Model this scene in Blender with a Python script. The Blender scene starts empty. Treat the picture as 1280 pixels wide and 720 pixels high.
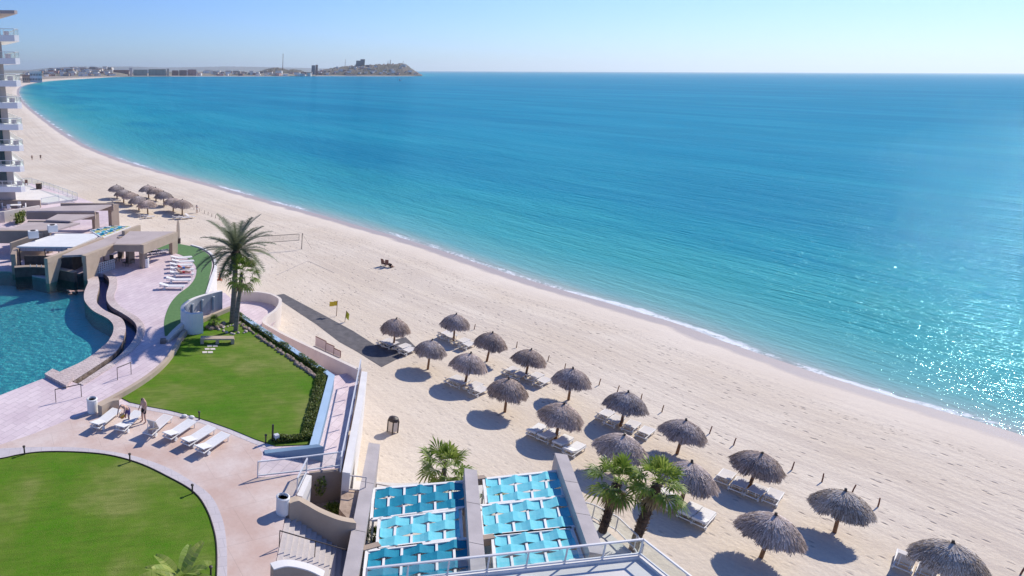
import bpy, bmesh, math, random
import numpy as np
from mathutils import Vector, Matrix
from mathutils.noise import noise as pnoise
C = bpy.context.scene
COL = C.collection
R = math.radians
rng = random.Random(7)

# ------------------------------------------------------------------ camera
H = 26.0            # camera height above the sand
F, PX, PY = 820.0, 270.0, 360.0
ROLL = R(0.20)
HY = 88.7 + (PX - 640) * math.tan(ROLL)
PITCH = math.atan((PY - HY) / F)
_r = Vector((1, 0, 0)); _f = Vector((0, math.cos(PITCH), -math.sin(PITCH))); _u = Vector((0, math.sin(PITCH), math.cos(PITCH)))
CX = _r * math.cos(ROLL) + _u * math.sin(ROLL)
CY = -_r * math.sin(ROLL) + _u * math.cos(ROLL)
CAM = Vector((0, 0, H))
cd = bpy.data.cameras.new('camera'); cam = bpy.data.objects.new('camera', cd); COL.objects.link(cam)
cd.sensor_width = 36; cd.lens = 36 * F / 1280; cd.shift_x = (640 - PX) / 1280
cd.clip_start = 0.5; cd.clip_end = 120000
m = Matrix((CX, CY, -_f)).transposed().to_4x4(); m.translation = CAM
cam.matrix_world = m
C.camera = cam

# ------------------------------------------------------------------ sky, sun, exposure
SUN = Vector((1.8526, 1.2424, 1.7906)).normalized()
EL = math.asin(SUN.z); AZ = math.atan2(SUN.x, SUN.y)
w = bpy.data.worlds.new('World'); C.world = w; w.use_nodes = True
nt = w.node_tree; bg = nt.nodes['Background']
sky = nt.nodes.new('ShaderNodeTexSky'); sky.sky_type = 'NISHITA'; sky.sun_disc = False
sky.sun_elevation = EL; sky.sun_rotation = AZ; sky.altitude = 0; sky.air_density = 1.0; sky.dust_density = 0.3; sky.ozone_density = 3.0
tint = nt.nodes.new('ShaderNodeMix'); tint.data_type = 'RGBA'; tint.blend_type = 'MULTIPLY'; tint.inputs[0].default_value = 1
tint.inputs[7].default_value = (.70, .97, 1.58, 1)
nt.links.new(sky.outputs[0], tint.inputs[6]); nt.links.new(tint.outputs[2], bg.inputs[0]); bg.inputs[1].default_value = 0.082
sl = bpy.data.lights.new('sun', 'SUN'); sl.energy = 4.4; sl.angle = R(0.5); sl.color = (1, 0.93, 0.82)
so = bpy.data.objects.new('sun', sl); COL.objects.link(so); so.rotation_euler = SUN.to_track_quat('Z', 'Y').to_euler()
C.view_settings.view_transform = 'Standard'; C.view_settings.look = 'None'
C.view_settings.gamma = 1; C.view_settings.use_curve_mapping = False
C.view_settings.exposure = 0.2
C.render.engine = 'CYCLES'
C.cycles.max_bounces = 6; C.cycles.transparent_max_bounces = 12; C.cycles.use_denoising = True
C.cycles.caustics_reflective = False; C.cycles.caustics_refractive = False
C.cycles.sample_clamp_indirect = 6

# ------------------------------------------------------------------ helpers
def at(px, py, z=0.0):
    """ground point seen at a photo pixel, at height z"""
    d = CX * ((px - PX) / F) - CY * ((py - PY) / F) + _f
    return CAM + d * ((z - H) / d.z)

def project(P):
    d = Vector(P) - CAM; z = d.dot(_f)
    return PX + F * d.dot(CX) / z, PY - F * d.dot(CY) / z

def top_for(base, py):
    """height z at which a vertical from base reaches the image row py"""
    lo = base.z; hi = min(base.z + 900, H + (base.y * math.cos(PITCH) - 2) / math.sin(PITCH))
    for _ in range(40):
        mid = (lo + hi) / 2
        if project((base.x, base.y, mid))[1] > py: lo = mid
        else: hi = mid
    return lo

ORG = {}
def tag(o, label=None, cat=None, group=None, kind=None):
    if label: o['label'] = label
    if cat: o['category'] = cat
    if group: o['group'] = group
    if kind: o['kind'] = kind
    return o

def thing(name, label, cat, loc=(0, 0, 0), group=None, kind=None):
    o = bpy.data.objects.new(name, None); COL.objects.link(o)
    o.location = loc; o.empty_display_size = .2
    ORG[o.name] = Vector(loc)
    return tag(o, label, cat, group, kind)

def copy_tree(o, parent=None):
    c = o.copy(); COL.objects.link(c); c.parent = parent
    for ch in o.children: copy_tree(ch, c)
    return c

class MB:
    """collects shapes, then links them as ONE mesh object"""
    def __init__(s): s.v = []; s.f = []; s.uv = None
    def add(s, vs, fs):
        n = len(s.v); s.v += [tuple(v) for v in vs]; s.f += [tuple(i + n for i in f) for f in fs]; return s
    def box(s, c, size, rz=0.0, tilt=0.0):
        hx, hy, hz = size[0] / 2, size[1] / 2, size[2] / 2
        M = Matrix.Rotation(rz, 3, 'Z') @ Matrix.Rotation(tilt, 3, 'Y')
        vs = [Vector(c) + M @ Vector((x * hx, y * hy, z * hz)) for z in (-1, 1) for y in (-1, 1) for x in (-1, 1)]
        return s.add(vs, [(0, 2, 3, 1), (4, 5, 7, 6), (0, 1, 5, 4), (2, 6, 7, 3), (0, 4, 6, 2), (1, 3, 7, 5)])
    def bar(s, a, b, wd, ht):
        """box along a->b, a and b on its centre line"""
        a = Vector(a); b = Vector(b); d = (b - a); L = d.length; d.normalize()
        sd = d.cross(Vector((0, 0, 1)))
        if sd.length < 1e-4: sd = Vector((1, 0, 0))
        sd.normalize(); up = sd.cross(d)
        vs = [p + sd * (i * wd / 2) + up * (j * ht / 2) for p in (a, b) for (i, j) in ((-1, -1), (1, -1), (1, 1), (-1, 1))]
        return s.add(vs, [(3, 2, 1, 0), (4, 5, 6, 7), (0, 1, 5, 4), (1, 2, 6, 5), (2, 3, 7, 6), (3, 0, 4, 7)])
    def prism(s, poly, z0, z1):
        n = len(poly)
        A = sum(poly[i][0] * poly[(i + 1) % n][1] - poly[(i + 1) % n][0] * poly[i][1] for i in range(n))
        if A < 0: poly = poly[::-1]
        zz0 = z0 if hasattr(z0, '__len__') else [z0] * n
        zz1 = z1 if hasattr(z1, '__len__') else [z1] * n
        if A < 0: zz0 = list(zz0)[::-1]; zz1 = list(zz1)[::-1]
        vs = [(p[0], p[1], zz0[i]) for i, p in enumerate(poly)] + [(p[0], p[1], zz1[i]) for i, p in enumerate(poly)]
        fs = [tuple(range(n))[::-1], tuple(range(n, 2 * n))] + [(i, (i + 1) % n, n + (i + 1) % n, n + i) for i in range(n)]
        return s.add(vs, fs)
    def tube(s, pts, rad, n=8, cap=True):
        pts = [Vector(p) for p in pts]
        rad = rad if hasattr(rad, '__len__') else [rad] * len(pts)
        b = len(s.v); vs = []; fs = []
        for i, p in enumerate(pts):
            d = (pts[min(i + 1, len(pts) - 1)] - pts[max(i - 1, 0)]).normalized()
            x = d.cross(Vector((0.13, 0.97, 0.21)));
            if x.length < .1: x = d.cross(Vector((1, 0, 0)))
            x.normalize(); y = d.cross(x)
            vs += [p + (x * math.cos(2 * math.pi * k / n) + y * math.sin(2 * math.pi * k / n)) * rad[i] for k in range(n)]
        for i in range(len(pts) - 1):
            fs += [(i * n + k, i * n + (k + 1) % n, (i + 1) * n + (k + 1) % n, (i + 1) * n + k) for k in range(n)]
        if cap: fs += [tuple(range(n))[::-1], tuple((len(pts) - 1) * n + k for k in range(n))]
        return s.add(vs, fs)
    def lathe(s, prof, c=(0, 0, 0), n=20, cap=True):
        vs = []; fs = []
        for r, z in prof: vs += [(c[0] + r * math.cos(2 * math.pi * k / n), c[1] + r * math.sin(2 * math.pi * k / n), c[2] + z) for k in range(n)]
        for i in range(len(prof) - 1):
            fs += [(i * n + k, i * n + (k + 1) % n, (i + 1) * n + (k + 1) % n, (i + 1) * n + k) for k in range(n)]
        if cap: fs += [tuple(range(n))[::-1], tuple((len(prof) - 1) * n + k for k in range(n))]
        return s.add(vs, fs)
    def ell(s, c, r, n=12, rz=0.0):
        prof = [(math.sin(math.pi * i / 8), -math.cos(math.pi * i / 8)) for i in range(9)]
        prof[0] = (.02, -1); prof[-1] = (.02, 1)
        t = MB().lathe(prof, n=n); cs, sn = math.cos(rz), math.sin(rz)
        vs = []
        for x, y, z in t.v:
            x *= r[0]; y *= r[1]
            vs.append((c[0] + x * cs - y * sn, c[1] + x * sn + y * cs, c[2] + z * r[2]))
        return s.add(vs, t.f)
    def strip(s, A, B, closed=False):
        """surface between two polylines"""
        n = len(A); vs = list(A) + list(B)
        fs = [(i, i + 1, n + i + 1, n + i) for i in range(n - 1)]
        if closed: fs.append((n - 1, 0, n, 2 * n - 1))
        return s.add(vs, fs)
    def quad(s, a, b, c, d): return s.add([a, b, c, d], [(0, 1, 2, 3)])
    def build(s, name, mat, parent=None, smooth=False):
        me = bpy.data.meshes.new(name)
        vs = s.v
        org = Vector((0, 0, 0))
        if parent is not None:
            org = ORG.get(parent.name, Vector((0, 0, 0)))
        if org.length > 0: vs = [(x - org.x, y - org.y, z - org.z) for x, y, z in vs]
        me.from_pydata(vs, [], s.f); me.update()
        if smooth: me.polygons.foreach_set('use_smooth', [True] * len(me.polygons))
        me.materials.append(mat)
        o = bpy.data.objects.new(name, me); COL.objects.link(o)
        if parent is not None: o.parent = parent; ORG[o.name] = org
        return o

def spline(pts, n=8, closed=False):
    P = [Vector(p) for p in pts]; out = []; N = len(P)
    rngs = range(N if closed else N - 1)
    for i in rngs:
        if closed: a, b, c, d = P[(i - 1) % N], P[i], P[(i + 1) % N], P[(i + 2) % N]
        else: a, b, c, d = P[max(i - 1, 0)], P[i], P[i + 1], P[min(i + 2, N - 1)]
        for k in range(n):
            t = k / n
            out.append(0.5 * ((2 * b) + (c - a) * t + (2 * a - 5 * b + 4 * c - d) * t * t + (3 * b - a - 3 * c + d) * t ** 3))
    if not closed: out.append(P[-1].copy())
    return out

def pxs(pts, z): return [at(p[0], p[1], p[2] if len(p) > 2 else z) for p in pts]

def offset(line, d, closed=False):
    """polyline moved sideways (left of its direction for d > 0), z kept"""
    out = []; n = len(line)
    for i, p in enumerate(line):
        a = line[(i - 1) % n] if (closed or i > 0) else p
        b = line[(i + 1) % n] if (closed or i < n - 1) else p
        t = Vector((b.x - a.x, b.y - a.y, 0))
        if t.length < 1e-6: out.append(p.copy()); continue
        t.normalize(); out.append(Vector((p.x - t.y * d, p.y + t.x * d, p.z)))
    return out

def wall_line(line, wd, zb, side=1):
    """wall standing under a top polyline: returns an MB; wd goes to the left (side 1) or right"""
    o = offset(line, wd * side); b = MB(); n = len(line)
    zbs = zb if hasattr(zb, '__len__') else [zb] * n
    A = list(line); A0 = [Vector((p.x, p.y, zbs[i])) for i, p in enumerate(A)]
    B = o; B0 = [Vector((p.x, p.y, zbs[i])) for i, p in enumerate(B)]
    vs = A0 + A + B + B0; fs = []
    for i in range(n - 1):
        for k in range(3):
            fs.append((k * n + i, k * n + i + 1, (k + 1) * n + i + 1, (k + 1) * n + i))
        fs.append((3 * n + i, 3 * n + i + 1, i + 1, i))
    fs += [(0, n, 2 * n, 3 * n), (n - 1, 4 * n - 1, 3 * n - 1, 2 * n - 1)]
    if side > 0: fs = [f[::-1] for f in fs]
    return b.add(vs, fs)

# ------------------------------------------------------------------ materials
def base_mat(name):
    mt = bpy.data.materials.new(name); mt.use_nodes = True
    t = mt.node_tree; return mt, t, t.nodes['Principled BSDF']
def N(t, typ, **kw):
    n = t.nodes.new(typ)
    for k, v in kw.items(): setattr(n, k, v)
    return n
def pos(t, rot=0.0, scale=(1, 1, 1), obj=False):
    if obj: g = N(t, 'ShaderNodeTexCoord').outputs['Object']
    else: g = N(t, 'ShaderNodeNewGeometry').outputs['Position']
    mp = N(t, 'ShaderNodeMapping', vector_type='TEXTURE'); mp.inputs['Rotation'].default_value = (0, 0, rot); mp.inputs['Scale'].default_value = tuple(1 / k for k in scale)   # turn first, then stretch
    t.links.new(g, mp.inputs['Vector']); return mp.outputs[0]
def noise(t, vec, scale, detail=4, rough=.55):
    n = N(t, 'ShaderNodeTexNoise'); n.inputs['Scale'].default_value = scale; n.inputs['Detail'].default_value = detail; n.inputs['Roughness'].default_value = rough
    t.links.new(vec, n.inputs['Vector']); return n.outputs[0]
def ramp(t, fac, stops):
    r = N(t, 'ShaderNodeValToRGB'); e = r.color_ramp.elements
    while len(e) < len(stops): e.new(.5)
    for i, (p, c) in enumerate(stops): e[i].position = p; e[i].color = (*c, 1) if hasattr(c, '__len__') else (c, c, c, 1)
    t.links.new(fac, r.inputs[0]); return r.outputs[0]
def mix(t, fac, a, b, mode='MIX'):
    n = N(t, 'ShaderNodeMix', data_type='RGBA', blend_type=mode)
    for s, v in ((n.inputs[0], fac), (n.inputs[6], a), (n.inputs[7], b)):
        if hasattr(v, 'is_linked'): t.links.new(v, s)
        elif hasattr(v, '__len__'): s.default_value = (*v, 1)
        else: s.default_value = v
    return n.outputs[2]
def math_(t, op, a, b=0.0, c=None):
    n = N(t, 'ShaderNodeMath', operation=op)
    for i, v in enumerate((a, b) if c is None else (a, b, c)):
        if hasattr(v, 'is_linked'): t.links.new(v, n.inputs[i])
        else: n.inputs[i].default_value = v
    return n.outputs[0]
def bump(t, b, h, strength, dist=.05, prev=None):
    n = N(t, 'ShaderNodeBump'); n.inputs['Strength'].default_value = strength; n.inputs['Distance'].default_value = dist
    t.links.new(h, n.inputs['Height'])
    if prev is not None: t.links.new(prev, n.inputs['Normal'])
    t.links.new(n.outputs[0], b.inputs['Normal']); return n.outputs[0]

def nmat(name, c1, c2=None, scale=3.0, rough=.8, bmp=0.0, bscale=None, spec=.3, detail=5, obj=False, stretch=(1, 1, 1), rot=0.0, lo=.35, hi=.65, metal=0.0, bdist=.03):
    mt, t, b = base_mat(name)
    b.inputs['Roughness'].default_value = rough; b.inputs['Specular IOR Level'].default_value = spec; b.inputs['Metallic'].default_value = metal
    if c2 is None: c2 = tuple(x * .82 for x in c1)
    v = pos(t, rot, stretch, obj)
    t.links.new(ramp(t, noise(t, v, scale, detail), [(lo, c1), (hi, c2)]), b.inputs['Base Color'])
    if bmp: bump(t, b, noise(t, v, bscale or scale * 4, 5), bmp, bdist)
    return mt

M = {}
M['thatch_a'] = None
# ------------------------------------------------------------------ shoreline
SEA_Z = -0.5
shore_px = [(24,112),(24.5,119),(32,130),(60,152),(100,178),(150,199),(200,214),(250,227),(300,241),(350,255),(400,268.5),(450,283),(500,297),(550,313),(600,330),(650,347),(700,362),(760,379),(800,391),(850,406),(905,427),(960,446),(1010,463),(1050,476),(1100,492),(1150,506),(1220,526),(1280,545),(1400,585),(1700,680)]
shore = [at(x, y, SEA_Z) for x, y in shore_px]
# the bay bends back along the far beach, then the town's waterfront and the headland
far_px = [(27,108.5),(34,106),(45,103.5),(60,101.5),(80,99.9),(100,98.8),(120,97.6),(142,96.3),(180,95.7),(247,95.5),(300,95.5),(340,95.4),(380,95.3),(420,95.2),(470,95.3),(505,95.2),(527,94.9)]
far = [at(x, y, SEA_Z) for x, y in far_px]
coast = spline(far[::-1], 3)[:-1] + spline([far[0]] + shore, 8)
CO = np.array([(p.x, p.y) for p in coast])
# the headland turns back inland behind its tip
tip = CO[0]
CO = np.vstack([[tip[0] + 6000, tip[1] + 60000], [tip[0] + 900, tip[1] + 3500], [tip[0] + 130, tip[1] + 500], CO])

def signed(P):
    """distance to the coast, positive at sea"""
    P = np.asarray(P, float); out = np.full(len(P), 1e12); sg = np.ones(len(P))
    acc = 0.0; arc = np.zeros(len(P))
    for a, b in zip(CO[:-1], CO[1:]):
        d = b - a; L2 = (d * d).sum()
        t = np.clip(((P - a) @ d) / L2, 0, 1)
        q = a + t[:, None] * d; dd = ((P - q) ** 2).sum(1)
        cr = d[0] * (P[:, 1] - a[1]) - d[1] * (P[:, 0] - a[0])
        up = dd < out - 1e-9; out[up] = dd[up]; sg[up] = np.where(cr[up] > 0, 1, -1); arc[up] = acc + t[up] * math.sqrt(L2); acc += math.sqrt(L2)
    return np.sqrt(out) * sg, arc

# ------------------------------------------------------------------ sand
mt, t, b = base_mat('sand'); M['sand'] = mt
b.inputs['Roughness'].default_value = .95; b.inputs['Specular IOR Level'].default_value = .1
v = pos(t)
at_ = N(t, 'ShaderNodeAttribute', attribute_name='shore'); sd = math_(t, 'MULTIPLY', at_.outputs['Fac'], -1.0)   # metres inland
uvn = N(t, 'ShaderNodeUVMap', uv_map='along')
big = noise(t, v, .09, 4); mid = noise(t, v, .7, 5); fine = noise(t, v, 5.0, 6, .7)
c = mix(t, ramp(t, big, [(.38, 0), (.62, 1)]), (.685, .585, .465), (.755, .665, .55))
c = mix(t, math_(t, 'MULTIPLY', ramp(t, fine, [(.38, 0), (.6, 1)]), .30), c, (.47, .385, .32))
# footprints: small dark hollows, thick in the strip between the palapas and the water
vor = N(t, 'ShaderNodeTexVoronoi'); vor.inputs['Scale'].default_value = 1.9; vor.inputs['Randomness'].default_value = 1
warp = N(t, 'ShaderNodeMix', data_type='VECTOR'); t.links.new(pos(t, R(25), (1, .62, 1)), vor.inputs['Vector'])
foot = ramp(t, vor.outputs['Distance'], [(.12, 1), (.26, 0)])
band = ramp(t, math_(t, 'DIVIDE', math_(t, 'ADD', sd, math_(t, 'MULTIPLY', math_(t, 'SUBTRACT', mid, .5), 14.0)), 100.0), [(.05, 0), (.09, 1), (.26, 1), (.42, .35)])
foot = math_(t, 'MULTIPLY', math_(t, 'MULTIPLY', foot, band), ramp(t, noise(t, v, .5, 4), [(.40, .05), (.56, 1)]))
c = mix(t, math_(t, 'MULTIPLY', foot, .8), c, (.33, .275, .235))
# vehicle and rake lines along the shore
mpu = N(t, 'ShaderNodeMapping'); mpu.inputs['Scale'].default_value = (.018, 1.5, 1); t.links.new(uvn.outputs[0], mpu.inputs['Vector'])
lines = noise(t, mpu.outputs[0], 1.0, 5, .6)
lband = ramp(t, math_(t, 'DIVIDE', sd, 100.0), [(.03, 0), (.07, .8), (.20, 1), (.30, .45)])
lf = math_(t, 'MULTIPLY', ramp(t, lines, [(.47, 0), (.56, 1), (.64, 0)]), lband)
c = mix(t, math_(t, 'MULTIPLY', lf, .45), c, (.46, .385, .335))
# debris line
deb = math_(t, 'MULTIPLY', ramp(t, noise(t, v, 2.6, 4, .7), [(.56, 0), (.62, 1)]), ramp(t, math_(t, 'DIVIDE', math_(t, 'ADD', sd, math_(t, 'MULTIPLY', math_(t, 'SUBTRACT', noise(t, v, .12, 3), .5), 6.0)), 20.0), [(.38, 0), (.42, 1), (.47, 0)]))
c = mix(t, math_(t, 'MULTIPLY', deb, .7), c, (.16, .13, .11))
smooth = ramp(t, math_(t, 'DIVIDE', sd, 20.0), [(.18, .8), (.5, 0)])
c = mix(t, math_(t, 'MULTIPLY', smooth, .6), c, (.70, .625, .56))
wetm = ramp(t, math_(t, 'DIVIDE', math_(t, 'ADD', sd, math_(t, 'MULTIPLY', math_(t, 'SUBTRACT', noise(t, v, .25, 3), .5), 2.6)), 10.0), [(.20, 1), (.30, 0)])
c = mix(t, wetm, c, (.41, .355, .34))
t.links.new(c, b.inputs['Base Color'])
t.links.new(math_(t, 'SUBTRACT', .95, math_(t, 'MULTIPLY', wetm, .45)), b.inputs['Roughness'])
hgt = math_(t, 'SUBTRACT', math_(t, 'ADD', math_(t, 'MULTIPLY', noise(t, v, 2.2, 5, .6), .6), math_(t, 'MULTIPLY', mid, .5)), math_(t, 'MULTIPLY', foot, .5))
hgt = math_(t, 'MULTIPLY', hgt, math_(t, 'SUBTRACT', 1.0, math_(t, 'MULTIPLY', smooth, .8)))
bump(t, b, hgt, .75, .14)

def polar(rs, az, keepf):
    r_, a_ = np.meshgrid(rs, az, indexing='ij')
    P = np.stack([r_ * np.sin(a_), r_ * np.cos(a_)], -1); nr, na = r_.shape
    S, U = signed(P.reshape(-1, 2)); S = S.reshape(nr, na); U = U.reshape(nr, na)
    keep = keepf(S)
    idx = -np.ones((nr, na), int); pick = []; fs = []
    def vi(i, j):
        if idx[i, j] < 0: idx[i, j] = len(pick); pick.append((i, j))
        return idx[i, j]
    for i, j in zip(*np.nonzero(keep)):
        fs.append((vi(i, j), vi(i + 1, j), vi(i + 1, j + 1), vi(i, j + 1))[::-1])
    ii = np.array(pick)
    return P[ii[:, 0], ii[:, 1]], S[ii[:, 0], ii[:, 1]], U[ii[:, 0], ii[:, 1]], fs

def sand_mesh():
    rs = [8 * (1.022 ** k) for k in range(0, 290)]
    az = np.radians(np.concatenate([np.linspace(-75, -30, 12)[:-1], np.linspace(-30, 65, 300), np.linspace(65, 100, 10)[1:]]))
    P, S, U, fs = polar(rs, az, lambda S: np.minimum.reduce([S[:-1, :-1], S[1:, :-1], S[1:, 1:], S[:-1, 1:]]) < 10)
    z = np.interp(S, [-1e9, -11, -7, -4, -2, 0, 2, 5, 14, 1e9], [0, 0, -.05, -.2, -.36, -.5, -.62, -.85, -1.9, -2.5])
    mb = MB(); mb.v = [(p[0], p[1], zz) for p, zz in zip(P, z)]; mb.f = fs
    o = mb.build('beach_sand', M['sand']); me = o.data
    A = me.attributes.new('shore', 'FLOAT', 'POINT'); A.data.foreach_set('value', S)
    uv = me.uv_layers.new(name='along'); li = np.zeros(len(me.loops), int); me.loops.foreach_get('vertex_index', li)
    uv.data.foreach_set('uv', np.stack([U[li], S[li]], -1).ravel())
    if me.polygons[0].normal.z < 0: me.flip_normals()
    tag(o, kind='structure'); return o
sand_o = sand_mesh()
# low land behind the coast, far out to the horizon
M['scrub'] = nmat('scrub_land', (.33, .28, .22), (.16, .16, .12), .004, bmp=0)
mb = MB().prism([(-45000, -3000), (-1500, -3000), (-1500, 900), (-2500, 3200), (-1500, 5200), (1300, 6000), (1900, 7500), (1900, 45000), (-45000, 45000)], -1.6, -1.2)
tag(mb.build('ground', M['scrub']), kind='structure')

# ------------------------------------------------------------------ sea
mt, t, b = base_mat('sea_water'); M['sea'] = mt
v = pos(t)
A_ = N(t, 'ShaderNodeAttribute', attribute_name='shore').outputs['Fac']
wob = math_(t, 'MULTIPLY', math_(t, 'SUBTRACT', noise(t, v, .02, 4), .5), 60.0)
dist = math_(t, 'MAXIMUM', math_(t, 'ADD', A_, math_(t, 'MULTIPLY', wob, math_(t, 'MINIMUM', math_(t, 'DIVIDE', A_, 60.0), 1.0))), 0.0)
lg = math_(t, 'DIVIDE', math_(t, 'LOGARITHM', math_(t, 'ADD', dist, 1.0), 10.0), 4.0)       # 0..1 for 0..10 km
col = ramp(t, lg, [(.0, (.47, .42, .36)), (.10, (.37, .42, .36)), (.20, (.18, .39, .345)), (.32, (.055, .32, .31)), (.45, (.012, .262, .335)), (.58, (.003, .215, .345)), (.9, (.001, .165, .31))])
# streaks of wind and current
pm = pos(t, R(-68), (.006, .045, 1)); st = noise(t, pm, 1.0, 5, .6)
col = mix(t, math_(t, 'MULTIPLY', ramp(t, st, [(.40, 0), (.62, 1)]), .30), col, (.05, .36, .45))
pm2 = pos(t, R(-62), (.0016, .012, 1)); st2 = noise(t, pm2, 1.0, 4, .6)
col = mix(t, math_(t, 'MULTIPLY', ramp(t, st2, [(.45, 0), (.60, 1)]), .45), col, (.006, .15, .28))
pm3 = noise(t, pos(t, R(-64), (.010, .022, 1)), 1.0, 4, .6)
col = mix(t, math_(t, 'MULTIPLY', math_(t, 'MULTIPLY', ramp(t, pm3, [(.46, 0), (.60, 1)]), ramp(t, math_(t, 'DIVIDE', A_, 100.0), [(.12, 0), (.4, 1)])), .55), col, (.002, .17, .285))
# foam at the edge
fn = noise(t, v, .16, 3); fn2 = noise(t, v, 1.8, 5, .7)
edge = math_(t, 'ADD', A_, math_(t, 'ADD', math_(t, 'MULTIPLY', math_(t, 'SUBTRACT', fn, .5), 3.0), math_(t, 'MULTIPLY', math_(t, 'SUBTRACT', noise(t, v, .9, 4), .5), 1.6)))
fo = math_(t, 'MULTIPLY', ramp(t, math_(t, 'DIVIDE', edge, 10.0), [(.0, .6), (.03, 1), (.09, 1), (.14, 0)]), ramp(t, math_(t, 'ADD', math_(t, 'MULTIPLY', fn2, .45), math_(t, 'MULTIPLY', noise(t, v, .062, 3), .75)), [(.60, 0), (.67, 1)]))
col = mix(t, fo, col, (.82, .82, .80))
def wave_h(rot, sc, det, sharp):
    n = noise(t, pos(t, rot, sc), 1.0, det, .5)
    return math_(t, 'SUBTRACT', 1.0, math_(t, 'MULTIPLY', math_(t, 'ABSOLUTE', math_(t, 'SUBTRACT', n, .5)), sharp))   # peaked crests
w0 = noise(t, pos(t, R(-72), (.03, .13, 1)), 1.0, 3, .5)
w1 = wave_h(R(-66), (.11, .40, 1), 4, 3.0)
w2 = wave_h(R(-56), (.50, 1.15, 1), 3, 3.0)
w3 = noise(t, pos(t, R(-76), (1.7, 2.3, 1)), 1.0, 3, .6)
hh = math_(t, 'ADD', math_(t, 'ADD', math_(t, 'MULTIPLY', w0, 1.6), math_(t, 'MULTIPLY', w1, .55)), math_(t, 'ADD', math_(t, 'MULTIPLY', w2, .22), math_(t, 'MULTIPLY', w3, .30)))
calm = ramp(t, math_(t, 'DIVIDE', A_, 60.0), [(0, .35), (.5, 1)])
nb = bump(t, b, math_(t, 'MULTIPLY', hh, calm), .95, .5)
dif = N(t, 'ShaderNodeBsdfDiffuse'); t.links.new(col, dif.inputs[0]); nd_ = N(t, 'ShaderNodeBump'); nd_.inputs['Strength'].default_value = .9; nd_.inputs['Distance'].default_value = .5; t.links.new(math_(t, 'MULTIPLY', hh, calm), nd_.inputs['Height']); t.links.new(nd_.outputs[0], dif.inputs['Normal'])
glo = N(t, 'ShaderNodeBsdfGlossy'); glo.inputs['Color'].default_value = (.42, .88, 1, 1); glo.inputs['Roughness'].default_value = .085; t.links.new(nb, glo.inputs['Normal'])
fr = N(t, 'ShaderNodeFresnel'); fr.inputs['IOR'].default_value = 1.333; t.links.new(nb, fr.inputs['Normal'])
mxs = N(t, 'ShaderNodeMixShader'); t.links.new(math_(t, 'MULTIPLY', math_(t, 'MINIMUM', fr.outputs[0], .5), .5), mxs.inputs[0])
t.links.new(dif.outputs[0], mxs.inputs[1]); t.links.new(glo.outputs[0], mxs.inputs[2])
t.links.new(mxs.outputs[0], t.nodes['Material Output'].inputs['Surface']); t.nodes.remove(b)

def sea_mesh():
    rs = [20 * (1.028 ** k) for k in range(0, 276)] + [45000]
    az = np.radians(np.concatenate([np.linspace(-60, -30, 8)[:-1], np.linspace(-30, 70, 260), np.linspace(70, 95, 8)[1:]]))
    P, S, U, fs = polar(rs, az, lambda S: np.maximum.reduce([S[:-1, :-1], S[1:, :-1], S[1:, 1:], S[:-1, 1:]]) > -2)
    mb = MB(); mb.v = [(p[0], p[1], SEA_Z) for p in P]; mb.f = fs
    o = mb.build('sea_water', M['sea'])
    A = o.data.attributes.new('shore', 'FLOAT', 'POINT'); A.data.foreach_set('value', S)
    if o.data.polygons[0].normal.z < 0: o.data.flip_normals()
    tag(o, kind='structure')
sea_mesh()
# ------------------------------------------------------------------ materials of the resort
def paving(name, c1, c2, joint, tile=(.9, .45), rot=0.0, jw=.012, js=.35, var=.5):
    mt, t, b = base_mat(name); b.inputs['Roughness'].default_value = .75; b.inputs['Specular IOR Level'].default_value = .2
    v = pos(t, rot)
    c = ramp(t, noise(t, v, .35, 5, .6), [(.36, c1), (.64, c2)])
    c = mix(t, math_(t, 'MULTIPLY', ramp(t, noise(t, v, 5, 5, .7), [(.4, 0), (.65, 1)]), .18), c, tuple(x * .72 for x in c1))
    br = N(t, 'ShaderNodeTexBrick'); t.links.new(v, br.inputs['Vector'])
    br.inputs['Scale'].default_value = 1; br.inputs['Brick Width'].default_value = tile[0]; br.inputs['Row Height'].default_value = tile[1]
    br.inputs['Mortar Size'].default_value = jw; br.inputs['Color1'].default_value = (1, 1, 1, 1); br.inputs['Color2'].default_value = (1 - .2 * var, 1 - .22 * var, 1 - .2 * var, 1); br.inputs['Mortar'].default_value = (joint, joint, joint, 1)
    c = mix(t, js, c, br.outputs['Color'], 'MULTIPLY')
    t.links.new(c, b.inputs['Base Color']); bump(t, b, noise(t, v, 9, 4), .15, .02)
    return mt
M['plaza'] = paving('salmon_stone', (.58, .42, .35), (.70, .59, .53), .6, (2.6, 2.6), R(20), .010, .55, .3)
M['pooldeck'] = paving('lilac_stone', (.66, .535, .56), (.76, .64, .65), .55, (1.0, .5), R(58), .02, .6, .8)
M['ringstone'] = paving('grey_stone', (.56, .51, .52), (.64, .585, .59), .6, (.6, .6), R(10), .02, .4, .6)
M['stone'] = paving('pool_stone', (.58, .47, .44), (.70, .60, .56), .45, (.5, .3), R(30), .02, .7, 1)
M['rock'] = nmat('dark_rock', (.20, .145, .115), (.38, .30, .25), 2.5, .9, .8, 6, bdist=.1)
M['step'] = paving('stair_stone', (.52, .475, .455), (.60, .55, .53), .6, (.9, .6), R(8), .01, .4, .5)
M['cream'] = nmat('cream_plaster', (.74, .66, .58), (.68, .60, .53), 1.2, .85, .1, 20)
M['tan'] = nmat('tan_plaster', (.50, .40, .305), (.44, .35, .265), 1.0, .85, .12, 20)
M['brown'] = nmat('brown_plaster', (.385, .305, .245), (.335, .265, .215), .8, .85, .12, 18)
M['taupe'] = nmat('taupe_roof', (.50, .425, .40), (.44, .37, .35), .5, .9, .15, 12)
M['white'] = nmat('white_paint', (.80, .79, .77), (.74, .73, .71), 1.5, .6)
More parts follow.
